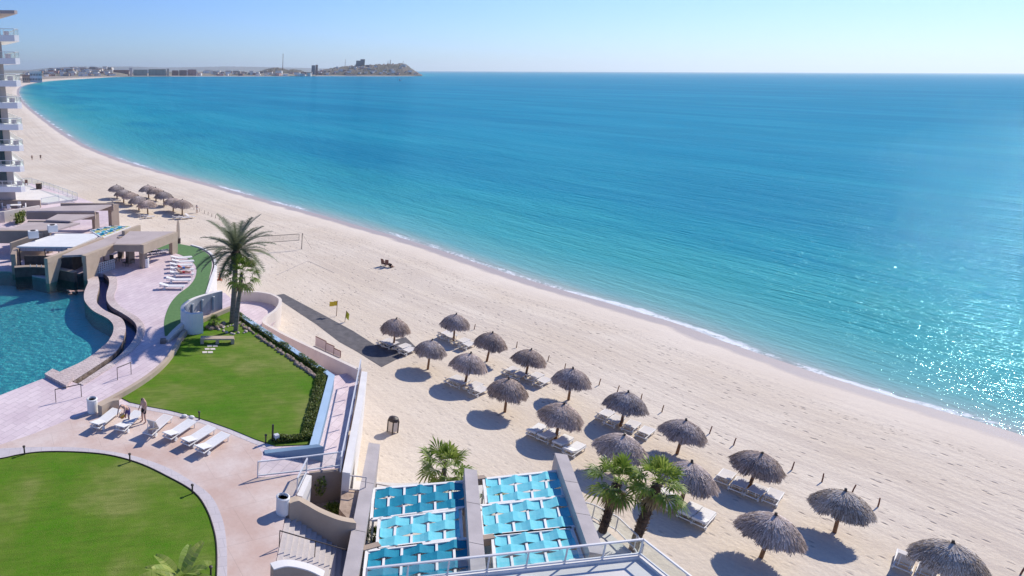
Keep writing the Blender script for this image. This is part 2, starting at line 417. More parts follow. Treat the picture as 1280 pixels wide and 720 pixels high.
M['whitewall'] = nmat('white_plaster', (.80, .77, .74), (.72, .69, .66), .8, .8, .08, 15)
M['blue'] = nmat('blue_coping', (.40, .55, .70), (.36, .50, .65), 1.0, .6)
M['slate_shade'] = nmat('blue_grey_shaded_wall', (.24, .36, .47), (.20, .31, .42), 1.0, .7)  # blue of the coping made darker, painting in the wall face's shade
M['conc'] = nmat('concrete', (.52, .47, .46), (.42, .38, .375), .7, .85, .25, 10)
M['alu'] = nmat('painted_aluminium', (.66, .66, .68), (.60, .60, .62), 2, .4, spec=.5)
M['bluetile'] = nmat('blue_tile', (.03, .17, .52), (.02, .12, .42), 2, .5)
M['dark'] = nmat('dark_metal', (.045, .035, .032), (.07, .055, .05), 3, .5)
M['bark_post'] = nmat('weathered_post', (.27, .15, .085), (.17, .095, .06), 6, .85, .4, 20)
M['rust'] = nmat('rusty_steel', (.20, .085, .06), (.12, .055, .045), 8, .8)
M['turf'] = nmat('green_turf', (.095, .19, .07), (.12, .23, .085), 3, .95, .3, 40)
M['teal'] = nmat('teal_fabric', (.002, .20, .32), (.004, .25, .37), 3, .8, .1, 60)
M['aqua'] = nmat('aqua_fabric', (.12, .53, .63), (.18, .59, .68), 3, .8, .1, 60)
M['yellow'] = nmat('yellow_fabric', (.66, .64, .22), (.60, .60, .25), 3, .8)
M['terrace'] = paving('pale_tile', (.66, .63, .60), (.72, .69, .66), .75, (1.2, 1.2), R(9), .01, .5, .3)
M['gravel'] = nmat('planter_soil', (.50, .38, .29), (.34, .25, .19), 3, .95, .5, 20)
M['mat'] = nmat('dark_beach_mat', (.10, .095, .10), (.15, .14, .145), 1.5, .9, .2, 12)
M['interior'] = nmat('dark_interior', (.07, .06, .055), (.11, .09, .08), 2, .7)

# lawn: blade-scale mottling plus worn, yellower patches
def lawn_mat(name, rot):
    mt, t, b = base_mat(name); b.inputs['Roughness'].default_value = .9; b.inputs['Specular IOR Level'].default_value = .15
    v = pos(t); c = ramp(t, noise(t, v, .28, 4, .6), [(.36, (.075, .215, .004)), (.50, (.125, .225, .018)), (.66, (.24, .27, .07))])
    s_ = noise(t, pos(t, rot, (.5, 3.2, 1)), 1.0, 4, .65)
    c = mix(t, math_(t, 'MULTIPLY', ramp(t, s_, [(.4, 0), (.62, 1)]), .45), c, (.06, .125, .008))
    c = mix(t, math_(t, 'MULTIPLY', ramp(t, noise(t, v, 9, 5, .75), [(.42, 0), (.62, 1)]), .38), c, (.16, .20, .035))
    t.links.new(c, b.inputs['Base Color']); bump(t, b, noise(t, v, 16, 5, .8), .7, .06); return mt
M['lawn'] = lawn_mat('lawn_grass', R(10))

# glass: clear with a faint reflection
mt, t, b = base_mat('clear_glass'); M['glass'] = mt
tr = N(t, 'ShaderNodeBsdfTransparent'); tr.inputs[0].default_value = (.90, .96, .95, 1)
gl = N(t, 'ShaderNodeBsdfGlossy'); gl.inputs['Roughness'].default_value = .03
mx = N(t, 'ShaderNodeMixShader'); mx.inputs[0].default_value = .10
t.links.new(tr.outputs[0], mx.inputs[1]); t.links.new(gl.outputs[0], mx.inputs[2]); t.links.new(mx.outputs[0], t.nodes['Material Output'].inputs[0]); t.nodes.remove(b)

def water_mat(name, tint, ripple):
    mt, t, b = base_mat(name)
    tr = N(t, 'ShaderNodeBsdfTransparent'); tr.inputs[0].default_value = (*tint, 1)
    v = pos(t); nb = N(t, 'ShaderNodeBump'); nb.inputs['Strength'].default_value = ripple; nb.inputs['Distance'].default_value = .2
    t.links.new(noise(t, pos(t, R(20), (1.1, 2.2, 1)), 1.3, 4, .6), nb.inputs['Height'])
    gl = N(t, 'ShaderNodeBsdfGlossy'); gl.inputs['Roughness'].default_value = .06; t.links.new(nb.outputs[0], gl.inputs['Normal'])
    fr = N(t, 'ShaderNodeFresnel'); fr.inputs[0].default_value = 1.33; t.links.new(nb.outputs[0], fr.inputs['Normal'])
    mx = N(t, 'ShaderNodeMixShader'); t.links.new(math_(t, 'MULTIPLY', fr.outputs[0], .8), mx.inputs[0])
    t.links.new(tr.outputs[0], mx.inputs[1]); t.links.new(gl.outputs[0], mx.inputs[2]); t.links.new(mx.outputs[0], t.nodes['Material Output'].inputs[0]); t.nodes.remove(b); return mt
M['poolwater'] = water_mat('pool_water', (.42, .92, .95), .5)
M['channelwater'] = water_mat('channel_water', (.16, .50, .80), .25)
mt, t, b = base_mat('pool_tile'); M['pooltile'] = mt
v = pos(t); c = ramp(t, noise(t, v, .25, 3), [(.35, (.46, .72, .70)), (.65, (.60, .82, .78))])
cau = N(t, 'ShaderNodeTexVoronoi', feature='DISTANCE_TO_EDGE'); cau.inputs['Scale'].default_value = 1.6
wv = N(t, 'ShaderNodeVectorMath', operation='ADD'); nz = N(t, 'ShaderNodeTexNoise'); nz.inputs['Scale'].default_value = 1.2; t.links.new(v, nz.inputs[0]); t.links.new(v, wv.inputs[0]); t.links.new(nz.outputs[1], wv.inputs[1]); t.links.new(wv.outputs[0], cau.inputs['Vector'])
c = mix(t, math_(t, 'MULTIPLY', ramp(t, cau.outputs['Distance'], [(0, 1), (.12, 0)]), .25), c, (.82, .92, .88))  # caustic light lines painted into the tile colour
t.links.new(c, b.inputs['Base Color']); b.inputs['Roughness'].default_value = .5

# ------------------------------------------------------------------ deck
D = 5.0
weirL = pxs([(104,340),(106,345),(110,352),(107,360),(105,367),(105.5,375),(110,382),(116,388),(123,392),(131,396),(137,400),(141,405),(142,410),(141,416),(138,422),(134,428),(128,433),(120,440),(110,447),(98,454),(80,462),(66,469)], D)
weirR = pxs([(121,341),(122.5,346),(124,352),(124,360),(121.5,369),(121,377),(124,382),(130,387),(138,391),(147,395),(152,398),(155,402),(157,408),(157,413),(155.5,419),(154,425),(151,431),(147,437),(140,444),(129,452),(112,463),(92,476)], D)
rimI = pxs([(129,342),(135,347),(136.5,352),(136,358),(133.5,366),(133,373),(134.5,378),(139,383.5),(146,388),(153,392),(161,397),(167,402),(170.5,407),(171,412),(170.5,417),(168,423),(163.5,430),(157,437),(150,444),(140,452),(122,464),(98,480)], D)
rimO = pxs([(137,340),(145,347),(146.5,352),(146,360),(143.5,367),(143,373),(146,378.5),(151,383.5),(157,387.5),(163,391.5),(171,396.5),(177,402),(180,407),(181,412.5),(180,418),(177,425),(172,432),(165,439),(157,446),(147,454),(128,467),(104,482)], D)
S8 = lambda L: spline(L, 3)
weirL, weirR, rimI, rimO = map(S8, (weirL, weirR, rimI, rimO))
lawn_blue = [(298,390),(418,469),(396,558)]
deck_px_a = [(-260,900),(328,900),(341,716),(356,646),(371,617),(383,592),(322,597),(328,566)]
outer = [(396,558),(418,470),(298,390),(288,372),(281,366),(262,364),(257,362),(263,345),(266.5,331),(263,319.5),(252,311.5),(237,307),(216,303.5),(190,301),(150,285),(140,262),(100,247),(60,232),(22,228),(-80,226),(-420,300),(-420,338),(-60,338),(12,338.5),(60,348),(104,341)]
pool_in = [(66,469),(58,471.5),(0,494),(-120,536),(-420,640)]
poly = pxs(deck_px_a, D) + pxs(outer, D) + rimI[0:1] + rimI[1:] + [at(92, 478, D)] + pxs(pool_in, D)
# the pool bar stands over the pool's end, so the deck edge there runs straight to the channel rim
b_ = MB().prism([(p.x, p.y) for p in poly], -1.0, D)
tag(b_.build('pool_deck', M['pooldeck']), kind='structure')
# salmon plaza laid over the deck round the round lawn
plz = pxs([(-260,900),(328,900),(341,716),(356,646),(371,617),(383,592),(322,597),(328,566),(318,553),(285,538),(245,524),(212,516),(185,512),(160,506),(120,512),(90,523),(40,543),(0,556),(-90,590),(-260,640)], D)
tag(MB().prism([(p.x, p.y) for p in plz], D - .05, D + .006).build('plaza_paving', M['plaza']), kind='structure')
# round lawn, its dark steel edging and the ring of grey stone
ringO = spline(pxs([(-150,640),(-60,575),(-20,563),(28,559.5),(83,559),(122,562),(167,570),(208,584),(240,602),(264,620),(277.5,647),(282.5,672),(284,700),(283,740),(276,800),(255,880)], D), 5)
ringI = spline(pxs([(-150,660),(-60,588),(-20,577),(0,575),(32,568.5),(62,566),(105,567),(140,571),(175,581),(205,595),(240,615),(257,637),(267.5,667),(270.5,695),(269,735),(262,795),(243,870)], D), 5)
n_ = min(len(ringO), len(ringI))
def resample(L, n):
    acc = [0.0]
    for a, c in zip(L[:-1], L[1:]): acc.append(acc[-1] + (c - a).length)
    out = []
    for k in range(n):
        s = acc[-1] * k / (n - 1); i = 0
        while i < len(acc) - 2 and acc[i + 1] < s: i += 1
        f = (s - acc[i]) / max(acc[i + 1] - acc[i], 1e-9); out.append(L[i].lerp(L[i + 1], min(max(f, 0), 1)))
    return out
ringO = resample(ringO, 90); ringI = resample(ringI, 90)
tag(MB().prism([(p.x, p.y) for p in ringO + ringI[::-1]], D - .05, D + .014).build('stone_path', M['ringstone']), kind='structure')
tag(MB().prism([(p.x, p.y) for p in ringI], D - .05, D + .05).build('round_lawn', M['lawn']), kind='structure')
edge_ = wall_line([p + Vector((0, 0, .10)) for p in ringI], .05, D - .02, 1)
tag(edge_.build('lawn_edging', M['dark']), 'dark steel edging strip round the big round lawn', 'lawn edging')

# upper lawn
lawn_px = [(290,383),(299,391),(414,468),(392,556),(345,558),(320,550),(290,537.5),(262,527.5),(240,520.5),(212,513.5),(185,508.5),(163,503.5),(150,497),(172,482),(195,465),(213,448),(225,431),(237,416),(254,403),(272,393)]
lp = pxs(lawn_px, D)
tag(MB().prism([(p.x, p.y) for p in lp], D - .6, D + .06).build('lawn', M['lawn']), kind='structure')
# grey stone strip along the lower edge of the upper lawn
st_o = pxs([(163,503.5),(185,508.5),(212,513.5),(240,520.5),(262,527.5),(290,537.5),(320,550),(342,558)], D)
tag(MB().prism([(p.x, p.y) for p in st_o + offset(st_o, -.42)[::-1]], D - .05, D + .016).build('stone_path', M['ringstone']), kind='structure')

# blue coping wall of the upper lawn
th = thing('retaining_wall', 'pale blue coping wall along the sea side of the upper lawn', 'wall', at(418, 469, 0))
top = pxs([(296,388.5),(358,429),(418,469.5)], D + .25) + pxs([(408,513),(396,560)], D + .25)
wall_line(top, .42, [1.0, 1.6, 3.4, 3.6, 3.9], -1).build('wall_face', M['slate_shade'], th)
cop = wall_line([p + Vector((0, 0, .03)) for p in offset(top, .03)], .48, [p.z - .02 for p in top], -1); cop.build('coping', M['blue'], th)
e1 = at(396, 560, D + .25); e0 = at(330, 563.5, D + .02); e1b = at(387, 566, D + .2); 
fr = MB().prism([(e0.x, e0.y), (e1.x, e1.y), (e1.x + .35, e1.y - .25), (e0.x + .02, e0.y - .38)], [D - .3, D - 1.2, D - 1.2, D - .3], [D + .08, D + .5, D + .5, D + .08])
fr.build('end_wall', M['slate_shade'], th)

# ------------------------------------------------------------------ pool
pool_out = pxs([(-420,338),(-60,338),(12,338.5),(60,348),(104,341)], D)
pp = pool_out + weirL[1:] + pxs([(58,471.5),(0,494),(-120,536),(-420,640)], D)
pf = MB(); pf.prism([(p.x, p.y) for p in pp], D - 1.75, D - 1.7)
W_ = [Vector((p.x, p.y, D - 1.7)) for p in pp]; W1 = [Vector((p.x, p.y, D - .06)) for p in pp]
pf.strip(W_, W1, True)
th = thing('swimming_pool', 'large turquoise swimming pool beside the curving stone weir', 'swimming pool', at(40, 420, D - 1.7))
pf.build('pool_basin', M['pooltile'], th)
MB().add([(p.x, p.y, D - .16) for p in pp], [tuple(range(len(pp)))[::-1]]).build('water', M['poolwater'], th)
th = thing('weir_wall', 'curving pinkish stone weir wall between the pool and the blue channel', 'wall', weirL[30])
MB().strip(weirL, weirR).build('wall_top', M['stone'], th)
mbw = MB(); mbw.strip([Vector((p.x, p.y, D - .02)) for p in weirR], [Vector((p.x, p.y, D - 2.3)) for p in weirR]); mbw.strip([Vector((p.x, p.y, D - .02)) for p in weirL], [Vector((p.x, p.y, D - 2.3)) for p in weirL])
mbw.strip([weirL[-1], weirL[-1] - Vector((0, 0, 2.3))], [weirR[-1], weirR[-1] - Vector((0, 0, 2.3))])
mbw.build('wall_face', M['rock'], th)
th = thing('overflow_channel', 'narrow deep blue overflow channel curving between weir wall and deck', 'water channel', rimI[30])
ch = MB(); ch.strip([Vector((p.x, p.y, D - .02)) for p in rimI], [Vector((p.x, p.y, D - 2.3)) for p in rimI]); ch.build('channel_wall', M['rock'], th)
MB().strip([Vector((p.x, p.y, D - .95)) for p in weirR], [Vector((p.x, p.y, D - .95)) for p in rimI]).build('channel_floor', M['bluetile'], th)
MB().strip([Vector((p.x, p.y, D - .40)) for p in weirR], [Vector((p.x, p.y, D - .40)) for p in rimI]).build('water', M['channelwater'], th)
rm = MB().prism([(p.x, p.y) for p in rimI + rimO[::-1]], D - .2, D + .05)
tag(rm.build('channel_rim', M['stone']), 'pinkish stone rim along the deck side of the blue channel', 'stone rim')
# raised slab at the lower end of the weir
q = pxs([(56,471),(66,464.5),(91,476),(83,486)], D)
tag(MB().prism([(p.x, p.y) for p in q], D - .1, D + .25).build('pool_slab', M['stone']), 'flat stone slab at the near end of the weir wall', 'stone slab')

# ------------------------------------------------------------------ ramp beside the upper lawn
rp = [(328,566,5.0),(322,597,5.0),(383,592,4.75),(427,586,4.3),(396,560,4.45)]
mb = MB(); vs = pxs(rp, 0); mb.add(vs, [(0, 1, 2, 4), (2, 3, 4)])
aa = [at(*q) for q in ((396,560,4.45),(404,528,4.35),(412,497,4.25),(418,470,4.15))]
bb = [at(*q) for q in ((427,586,4.3),(435,545,4.2),(443,505,4.1),(451,462,4.0))]
mb.strip(aa, bb)
wl_px = [(451,461,5.0),(447,459,4.9),(408,441,4.25),(363,420,3.3),(343,409.5,2.75),(332.5,403,2.45),(333,398,2.4),(338,393.5,2.4),(346,388,2.4),(351,381.5,2.4),(352.3,377,2.4),(351,372.5,2.4),(342,367.5,2.4),(331,365,2.4),(320,363.8,2.4),(300,363,2.4)]
wl = spline([at(*q) for q in wl_px], 5)
lo_ = [p - Vector((0, 0, 1.25 if p.z > 2.6 else 1.15)) for p in wl]
inner = []
ln = [at(418,470,4.15), at(380,444.5,3.2), at(345,421,2.2), at(322,408,1.5), at(306,395,1.3), at(297,388,1.2), at(292,380,1.1), at(286,370,.9)]
ln = resample(ln, len(lo_))
ln = [Vector((p.x, p.y, lo_[i].z)) for i, p in enumerate(ln)]
mb.strip(ln, lo_)
tag(mb.build('ramp', M['pooldeck']), kind='structure')
th = thing('ramp_wall', 'cream plaster wall curling round the bottom of the beach ramp', 'wall', wl[40])
wall_line(wl, .34, [-.3] * len(wl), 1).build('wall_face', M['cream'], th)
mb = MB()
for k in (4, 9, 14, 19, 24): 
    p = wl[k]; mb.box((p.x - .02, p.y - .02, p.z - .6), (.16, .16, .1))
mb.build('wall_light', M['dark'], th)
# outer white wall of the ramp with its railing
ow = [at(452,464,5.05), at(446,500,5.05), at(437,545,5.05), at(428,590,5.05)]
th = thing('parapet_wall', 'long white parapet wall between the ramp and the sand', 'wall', ow[1])
wall_line(ow, .42, [-.5] * 4, 1).build('wall_face', M['whitewall'], th)

def railing(name, label, line, hgt, step, mat, parts=('handrail', 'post', 'glass_pane'), rad=.035, glass=True, low=True, cat='railing', mid=0):
    th = thing(name, label, cat, line[0])
    L = [p + Vector((0, 0, hgt)) for p in line]
    b = MB()
    for a, c in zip(L[:-1], L[1:]): b.bar(a, c, rad * 2.2, rad * 1.8)
    b.build('handrail', mat, th)
    if low:
        b = MB()
        for a, c in zip(line[:-1], line[1:]): b.bar(a + Vector((0, 0, .12)), c + Vector((0, 0, .12)), rad * 1.6, rad * 1.8)
        b.build('bottom_rail', mat, th)
    for k in range(mid):
        b = MB(); z = hgt * (k + 1) / (mid + 1)
        for a, c in zip(line[:-1], line[1:]): b.bar(a + Vector((0, 0, z)), c + Vector((0, 0, z)), rad, rad)
        b.build('middle_rail', mat, th)
    if glass:
        b = MB()
        for a, c in zip(line[:-1], line[1:]):
            b.quad(a + Vector((0, 0, .16)), c + Vector((0, 0, .16)), c + Vector((0, 0, hgt - .04)), a + Vector((0, 0, hgt - .04)))
        b.build('glass_pane', M['glass'], th)
    for a, c in zip(line[:-1], line[1:]):
        n = max(1, round((c - a).length / step))
        for k in range(n + 1):
            if k == n and c is not line[-1]: continue
            p = a.lerp(c, k / n)
            MB().tube([p, p + Vector((0, 0, hgt + .02))], rad, 8).build('post', mat, th)
    return th
railing('railing', 'white railing on top of the long parapet wall beside the ramp', [p + Vector((-.12, 0, 0)) for p in (ow[0], ow[3])], .95, 2.1, M['alu'], glass=False, low=False)
railing('railing', 'white railing with clear panels across the top of the ramp', [at(322,597,5.0), at(383,590,4.8), at(426,584,4.75)], 1.0, 2.2, M['alu'])
railing('railing', 'short white railing on the planter wall running towards the stairs', [at(383,592,5.05), at(371,617,5.05)], .95, 1.9, M['alu'])

# ------------------------------------------------------------------ planter and stairs
th = thing('planter', 'sunken tan planter with a curved front wall beside the stairs', 'planter', at(400,630,3))
ft = [at(*q) for q in ((357,624,5.75),(364,621.5,5.75),(373,620.5,5.7),(385,626,5.5),(400,634.5,5.2),(420,643,4.9),(432,646.5,4.7),(441,648,4.55))]
ft = spline(ft, 4)
wall_line(ft, .38, [2.0] * len(ft), -1).build('front_wall', M['tan'], th)
bk = [at(383,593,4.72), at(428,588,4.66)]
wall_line(bk, .25, [1.0, 1.0], 1).build('back_wall', M['brown'], th)
lf = [at(383,593,5.0), at(371,619,5.0)]
wall_line(lf, .3, [1.5, 1.5], 1).build('side_wall', M['whitewall'], th)
so_ = [bk[0], bk[1], at(440,625,2.6), ft[-1], ft[-6], ft[12], ft[8], lf[1]]
MB().prism([(p.x, p.y) for p in so_], 2.0, 2.7).build('soil', M['gravel'], th)
for x, y, z in ((367,636,5.2),(404.5,650,4.4),(443,659,3.9)):
    p = at(x, y, z)
th = thing('staircase', 'broad grey stone stairs going down from the plaza beside the tan planter', 'stairs', at(350,680,D))
A0, A1 = at(357,644,D), at(340,725,D)
B0 = at(447,668,2.9)
dr = Vector((B0.x - A0.x, B0.y - A0.y, 0)).normalized()
for k in range(17):
    z = D - .165 * (k + 1); a = A0 + dr * (.30 * k); c = A1 + dr * (.30 * k)
    MB().prism([(a.x, a.y), (c.x, c.y), (c.x + dr.x * .3, c.y + dr.y * .3), (a.x + dr.x * .3, a.y + dr.y * .3)], z - .6, z).build('step', M['step'], th)
hs = [at(348,682,D), at(400,696,D - 1.6), at(448,690,D - 2.6)]
h0 = at(349,684,D); h1 = h0 + dr * 4.4 - Vector((0, 0, 2.4))
th = thing('stair_rail', 'thin dark handrail running down the middle of the stone stairs', 'handrail', h0)
MB().tube([h0 + Vector((0, 0, .92)), h1 + Vector((0, 0, .92))], .03).build('handrail', M['dark'], th)
for k in (0.0, .42, .85):
    p = h0.lerp(h1, k); MB().tube([p, p + Vector((0, 0, .92))], .022).build('post', M['dark'], th)
# curved low wall at the foot of the picture
cw = spline([at(342,712,5.9), at(360,708,5.9), at(385,713,5.8), at(404,722,5.6)], 5)
th = thing('curved_wall', 'low curved wall with a white top at the near end of the stairs', 'wall', cw[0])
wall_line(cw, .3, [2.5] * len(cw), 1).build('wall_face', M['tan'], th)
wall_line([p + Vector((0, 0, .05)) for p in offset(cw, -.04)], .4, [p.z - .01 for p in cw], 1).build('coping', M['whitewall'], th)
ww = [at(440,690,5.4), at(420,730,5.4)]

# tan border wall between the pool deck and the upper lawn
bw = spline(pxs([(118,505.5),(140,494),(165,480),(188,464.5),(206,448),(218,431),(226,416),(243,401.5),(268,390.5),(291,381)], D + .42), 4)
th = thing('border_wall', 'low winding tan wall between the pool deck and the upper lawn', 'wall', bw[0])
wall_line(bw, .30, [D - .3] * len(bw), -1).build('wall_face', M['tan'], th)
bw2 = spline(pxs([(122,506),(131,501),(140,498),(148.5,497)], D + .75), 4)
th = thing('corner_wall', 'short curved tan wall beside the white bin and the loungers', 'wall', bw2[0])
wall_line(bw2, .35, [D - .1] * len(bw2), -1).build('wall_face', M['tan'], th)
# cream wall of the walkway to the shower
cwk = spline([at(205.5,424,D + .25), at(216,412,D + .6), at(231,399.5,D + .95), at(248,389,D + 1.15)], 4)
th = thing('walkway_wall', 'sloping cream wall leading up to the round shower wall', 'wall', cwk[0])
wall_line(cwk, .4, [D - .1] * len(cwk), -1).build('wall_face', M['cream'], th)
MB().box(cwk[0] + Vector((-.1, -.15, -.1)), (.45, .45, .35)).build('end_block', M['rock'], th)
# outdoor shower: a C-shaped wall
sh_px = [(278,363.8),(268,366),(257,369),(246,372.5),(237,377),(231.5,382),(230.5,386),(234,389.5),(241,391),(252,389.5)]
sh = spline(pxs(sh_px, D + 1.9), 4)
th = thing('shower_wall', 'white C-shaped outdoor shower wall tiled grey inside', 'shower wall', at(255,385,D))
wall_line(sh, .32, [D - .05] * len(sh), -1).build('wall_face', M['whitewall'], th)
M['greytile'] = paving('grey_blue_tile', (.34, .37, .43), (.40, .43, .49), .7, (.5, .5), 0, .02, .5, .5)
it = offset(sh, .02)
MB().strip([Vector((p.x, p.y, D + .01)) for p in it], [Vector((p.x, p.y, D + 1.86)) for p in it]).build('tile_lining', M['greytile'], th)
for k in (5, 10, 15):
    p = offset(sh, .1)[k]
    s_ = MB().box((p.x, p.y, D + .95), (.12, .12, 1.3)).build('shower_column', M['slate_shade'], th)
    MB().box((p.x + .1, p.y - .1, D + 1.6), (.14, .14, .1)).build('shower_head', M['white'], s_)
# green turf strip
gi = spline(pxs([(206,420),(205,405),(207.5,392),(214,378),(224,367),(236,358),(243,349),(245.5,341),(245,333.5),(240,327),(231,321),(218,316),(200,312),(186,309.5)], D), 4)
go = spline(pxs([(209,420),(222,408),(236,397),(232,388),(231,382),(240,376),(256,368),(262,345),(265,331),(262,320),(251,312),(237,307.5),(216,304),(188,302)], D), 4)
tag(MB().prism([(p.x, p.y) for p in gi + go[::-1]], D - .05, D + .02).build('turf_strip', M['turf']), kind='structure')
# white wall along the deck edge above the sand
we = spline(pxs([(257,366),(263,347),(268,331),(264,318.5),(253,310.5),(238,306)], D + .12), 4)
th = thing('edge_wall', 'low white kerb wall along the seaward edge of the green turf', 'wall', we[0])
wall_line(we, .3, [-.4] * len(we), -1).build('wall_face', M['whitewall'], th)

# ------------------------------------------------------------------ concrete fin walls, shade canopies, lower terrace
LT = 0.9
tpl = pxs([(428,600),(500,604),(600,600),(708,600),(742,650),(790,690),(800,760),(440,760)], LT)
tag(MB().prism([(p.x, p.y) for p in tpl], -.5, LT).build('terrace', M['terrace']), kind='structure')
FZ = 4.2
for i, (a, c, wpx, lab) in enumerate((((461,553),(424,740),.62,'grey concrete fin wall nearest the planter and stairs'), ((580.5,585),(590,740),.62,'grey concrete fin wall standing between the two blocks of canopies'), ((692,566),(735,690),.62,'grey concrete fin wall beside the twin palms and lower railing'))):
    A = at(*a, FZ); B_ = at(*c, FZ)
    if i == 2: A = at(693.5,566,FZ); B_ = at(737,690,FZ)
    th = thing('fin_wall', lab, 'concrete wall', (A.x, A.y, 0))
    wall_line([A, B_], .68, [-.2, -.2], 1).build('wall_face', M['conc'], th)
    mb = MB()
    for k in (.33, .66):
        p = A.lerp(B_, k); q = offset([A, B_], .68); r_ = q[0].lerp(q[1], k)
        mb.bar(p + Vector((0, 0, .004)), r_ + Vector((0, 0, .004)), .02, .006)
    mb.build('joint', M['dark'], th)

def woven(label, cs, z, n, rows, par, mats, group, legs=True, name='shade_canopy'):
    TL, TR, BR, BL = [at(x, y, z) for x, y in cs]
    P = lambda u, v, h=0.0: TL.lerp(TR, u).lerp(BL.lerp(BR, u), v) + Vector((0, 0, h))
    c0 = P(.5, .5)
    th = thing(name, label, 'shade canopy', (c0.x, c0.y, LT), group)
    b = MB()
    for s, e in (((0, 0), (1, 0)), ((1, 0), (1, 1)), ((1, 1), (0, 1)), ((0, 1), (0, 0))): b.bar(P(*s), P(*e), .16, .14)
    b.build('frame', M['white'], th)
    for i in range(1, n): MB().bar(P(i / n, .02), P(i / n, .98), .12, .09).build('bar', M['white'], th)
    for r in range(rows):
        b = MB(); g = .010; v0 = r / rows + g; v1 = (r + 1) / rows - g; vs = []; fs = []
        K = 4; hs = []
        for i in range(n + 1):
            hi = (i + r + par) % 2 == 0
            hs.append((.10 if hi else -.02) if i in (0, n) else (.12 if hi else -.045))
        for q in range(n * K + 1):
            i = min(q // K, n - 1); f = q / K - i; u = min(max((i + f) / n, .02), .98)
            h = hs[i] * (1 - f) + hs[i + 1] * f - (.035 + .015 * math.sin(7 * i + 3 * r)) * 4 * f * (1 - f)
            for v in (v0 + .006 * math.sin(q * 1.7 + r), v1 - .006 * math.cos(q * 1.3 + r)):
                hv = h + .006 * math.sin(2.1 * q + 40 * v); vs += [P(u, v, hv + .008), P(u, v, hv - .008)]
        for i in range(n * K):
            a = 4 * i; c = a + 4
            fs += [(a, c, c + 2, a + 2), (a + 1, a + 3, c + 3, c + 1), (a, a + 1, c + 1, c), (a + 2, c + 2, c + 3, a + 3)]
        b.add(vs, fs); b.build('fabric_strip', mats[r % len(mats)], th)
    if legs:
        for u, v in ((.02, .04), (.98, .04), (.98, .96), (.02, .96)):
            p = P(u, v); MB().tube([(p.x, p.y, LT), p], .06, 8).build('post', M['white'], th)
    return th
CZ = 3.5
cg = 'woven shade canopies between the concrete walls'
woven('dark teal woven canopy in the seaward row, beside the fan palm', [(467.5,612),(580.5,602.5),(583,634.5),(464,650)], CZ, 6, 3, 1, [M['teal']], cg)
woven('light turquoise woven canopy between two dark teal canopies', [(474,649.5),(575,638),(577,673.5),(471,686.5)], CZ, 5, 3, 0 + 1, [M['aqua']], cg)
woven('dark teal woven canopy behind the terrace glass railing', [(458.5,689.5),(588,673.5),(592,722),(453,741)], CZ, 6, 4, 1, [M['teal']], cg)
woven('light turquoise woven canopy nearest the sand beside the middle concrete wall', [(604.5,599.5),(700,589),(704,621),(608,631)], CZ, 5, 3, 0, [M['aqua']], cg)
woven('light turquoise woven canopy in the middle of the three light ones', [(600,633),(713,620.5),(722.5,658.5),(603,671)], CZ, 6, 3, 1, [M['aqua']], cg)
woven('light turquoise woven canopy in palm shadow behind the glass railing', [(615.5,670.5),(714,660.5),(728,700),(619,713)], CZ, 5, 3, 0, [M['aqua']], cg)
for lab, a, c in (('brown cross beam behind the first row of canopies', (580,641), (600,639.5)), ('brown cross beam by the seaward canopies', (583,602.5), (606,599.5)), ('brown cross beam beside the first fin wall', (452,690), (474,684)), ('brown cross beam near the glass railing', (592,678), (617,674))):
    A = at(*a, CZ - .1); B_ = at(*c, CZ - .1)
    tag(MB().bar(A, B_, .3, .45).build('cross_beam', M['brown']), lab, 'beam')
# sand-side fences of the lower terrace
ld = pxs([(428,611.5),(460,615),(452,652),(436,650),(424,636)], 3.85)
tag(MB().prism([(p.x, p.y) for p in ld], -.3, 3.85).build('sandy_landing', M['gravel']), kind='structure')
railing('railing', 'thin brown railing on the landing behind the planter', [at(429.5,613,3.85), at(456,616,3.85)], 1.0, 1.8, M['conc'], glass=False, rad=.03)
railing('railing', 'thin brown railing on the sand left of the fan palm', [at(469,622,LT), at(505,629,LT)], 1.0, 2.6, M['conc'], glass=False, rad=.03)
railing('railing', 'pale railing with glass curving round the twin palms', [at(729,645,LT), at(740,648.5,LT), at(769,664,LT), at(792,687,LT), at(800,700,LT)], .95, 1.7, M['alu'])
# foreground terrace with its glass railing
TZ = 4.2
tp = pxs([(430,733),(797,694),(806,697),(930,800),(1000,1000),(430,1000)], TZ)
tag(MB().prism([(p.x, p.y) for p in tp], TZ - .35, TZ).build('balcony_floor', M['terrace']), kind='structure')
kb = [at(430,732,TZ + .14), at(797.5,693.5,TZ + .14), at(920,792,TZ + .14)]
tag(wall_line(kb, .16, [TZ - .36] * 3, -1).build('kerb', M['whitewall']), 'white raised kerb carrying the foreground glass railing', 'kerb')
rl = [at(456,729.5,TZ + .14), at(797.5,692.5,TZ + .14), at(915,788,TZ + .14)]
railing('glass_railing', 'long glass railing with pale metal posts along the foreground terrace', [p + Vector((0, -.1, 0)) for p in rl], .92, 1.85, M['alu'], rad=.04)
# ------------------------------------------------------------------ pool bar pavilion
def slab(b, px, z, th_): P = pxs(px, z); return b.prism([(p.x, p.y) for p in P], z - th_, z)
def legpx(b, px, z0, z1): P = pxs(px, z1); return b.prism([(p.x, p.y) for p in P], z0, z1)
RZ = D + 2.85; RA = D + 2.45
AX = R(57.7)
pav = thing('pool_bar', 'taupe concrete pool bar pavilion with stepped flat roofs over the pool', 'pavilion', at(100, 345, D))
b = MB(); slab(b, [(77,319.3),(104,318.3),(141,304.2),(170,294),(153,288.3),(128,297)], RA, .22); b.build('roof', M['taupe'], pav)
b = MB(); slab(b, [(142.5,305),(177,305.2),(219,289.3),(162,289)], RZ - .004, .25); b.build('roof', M['taupe'], pav)
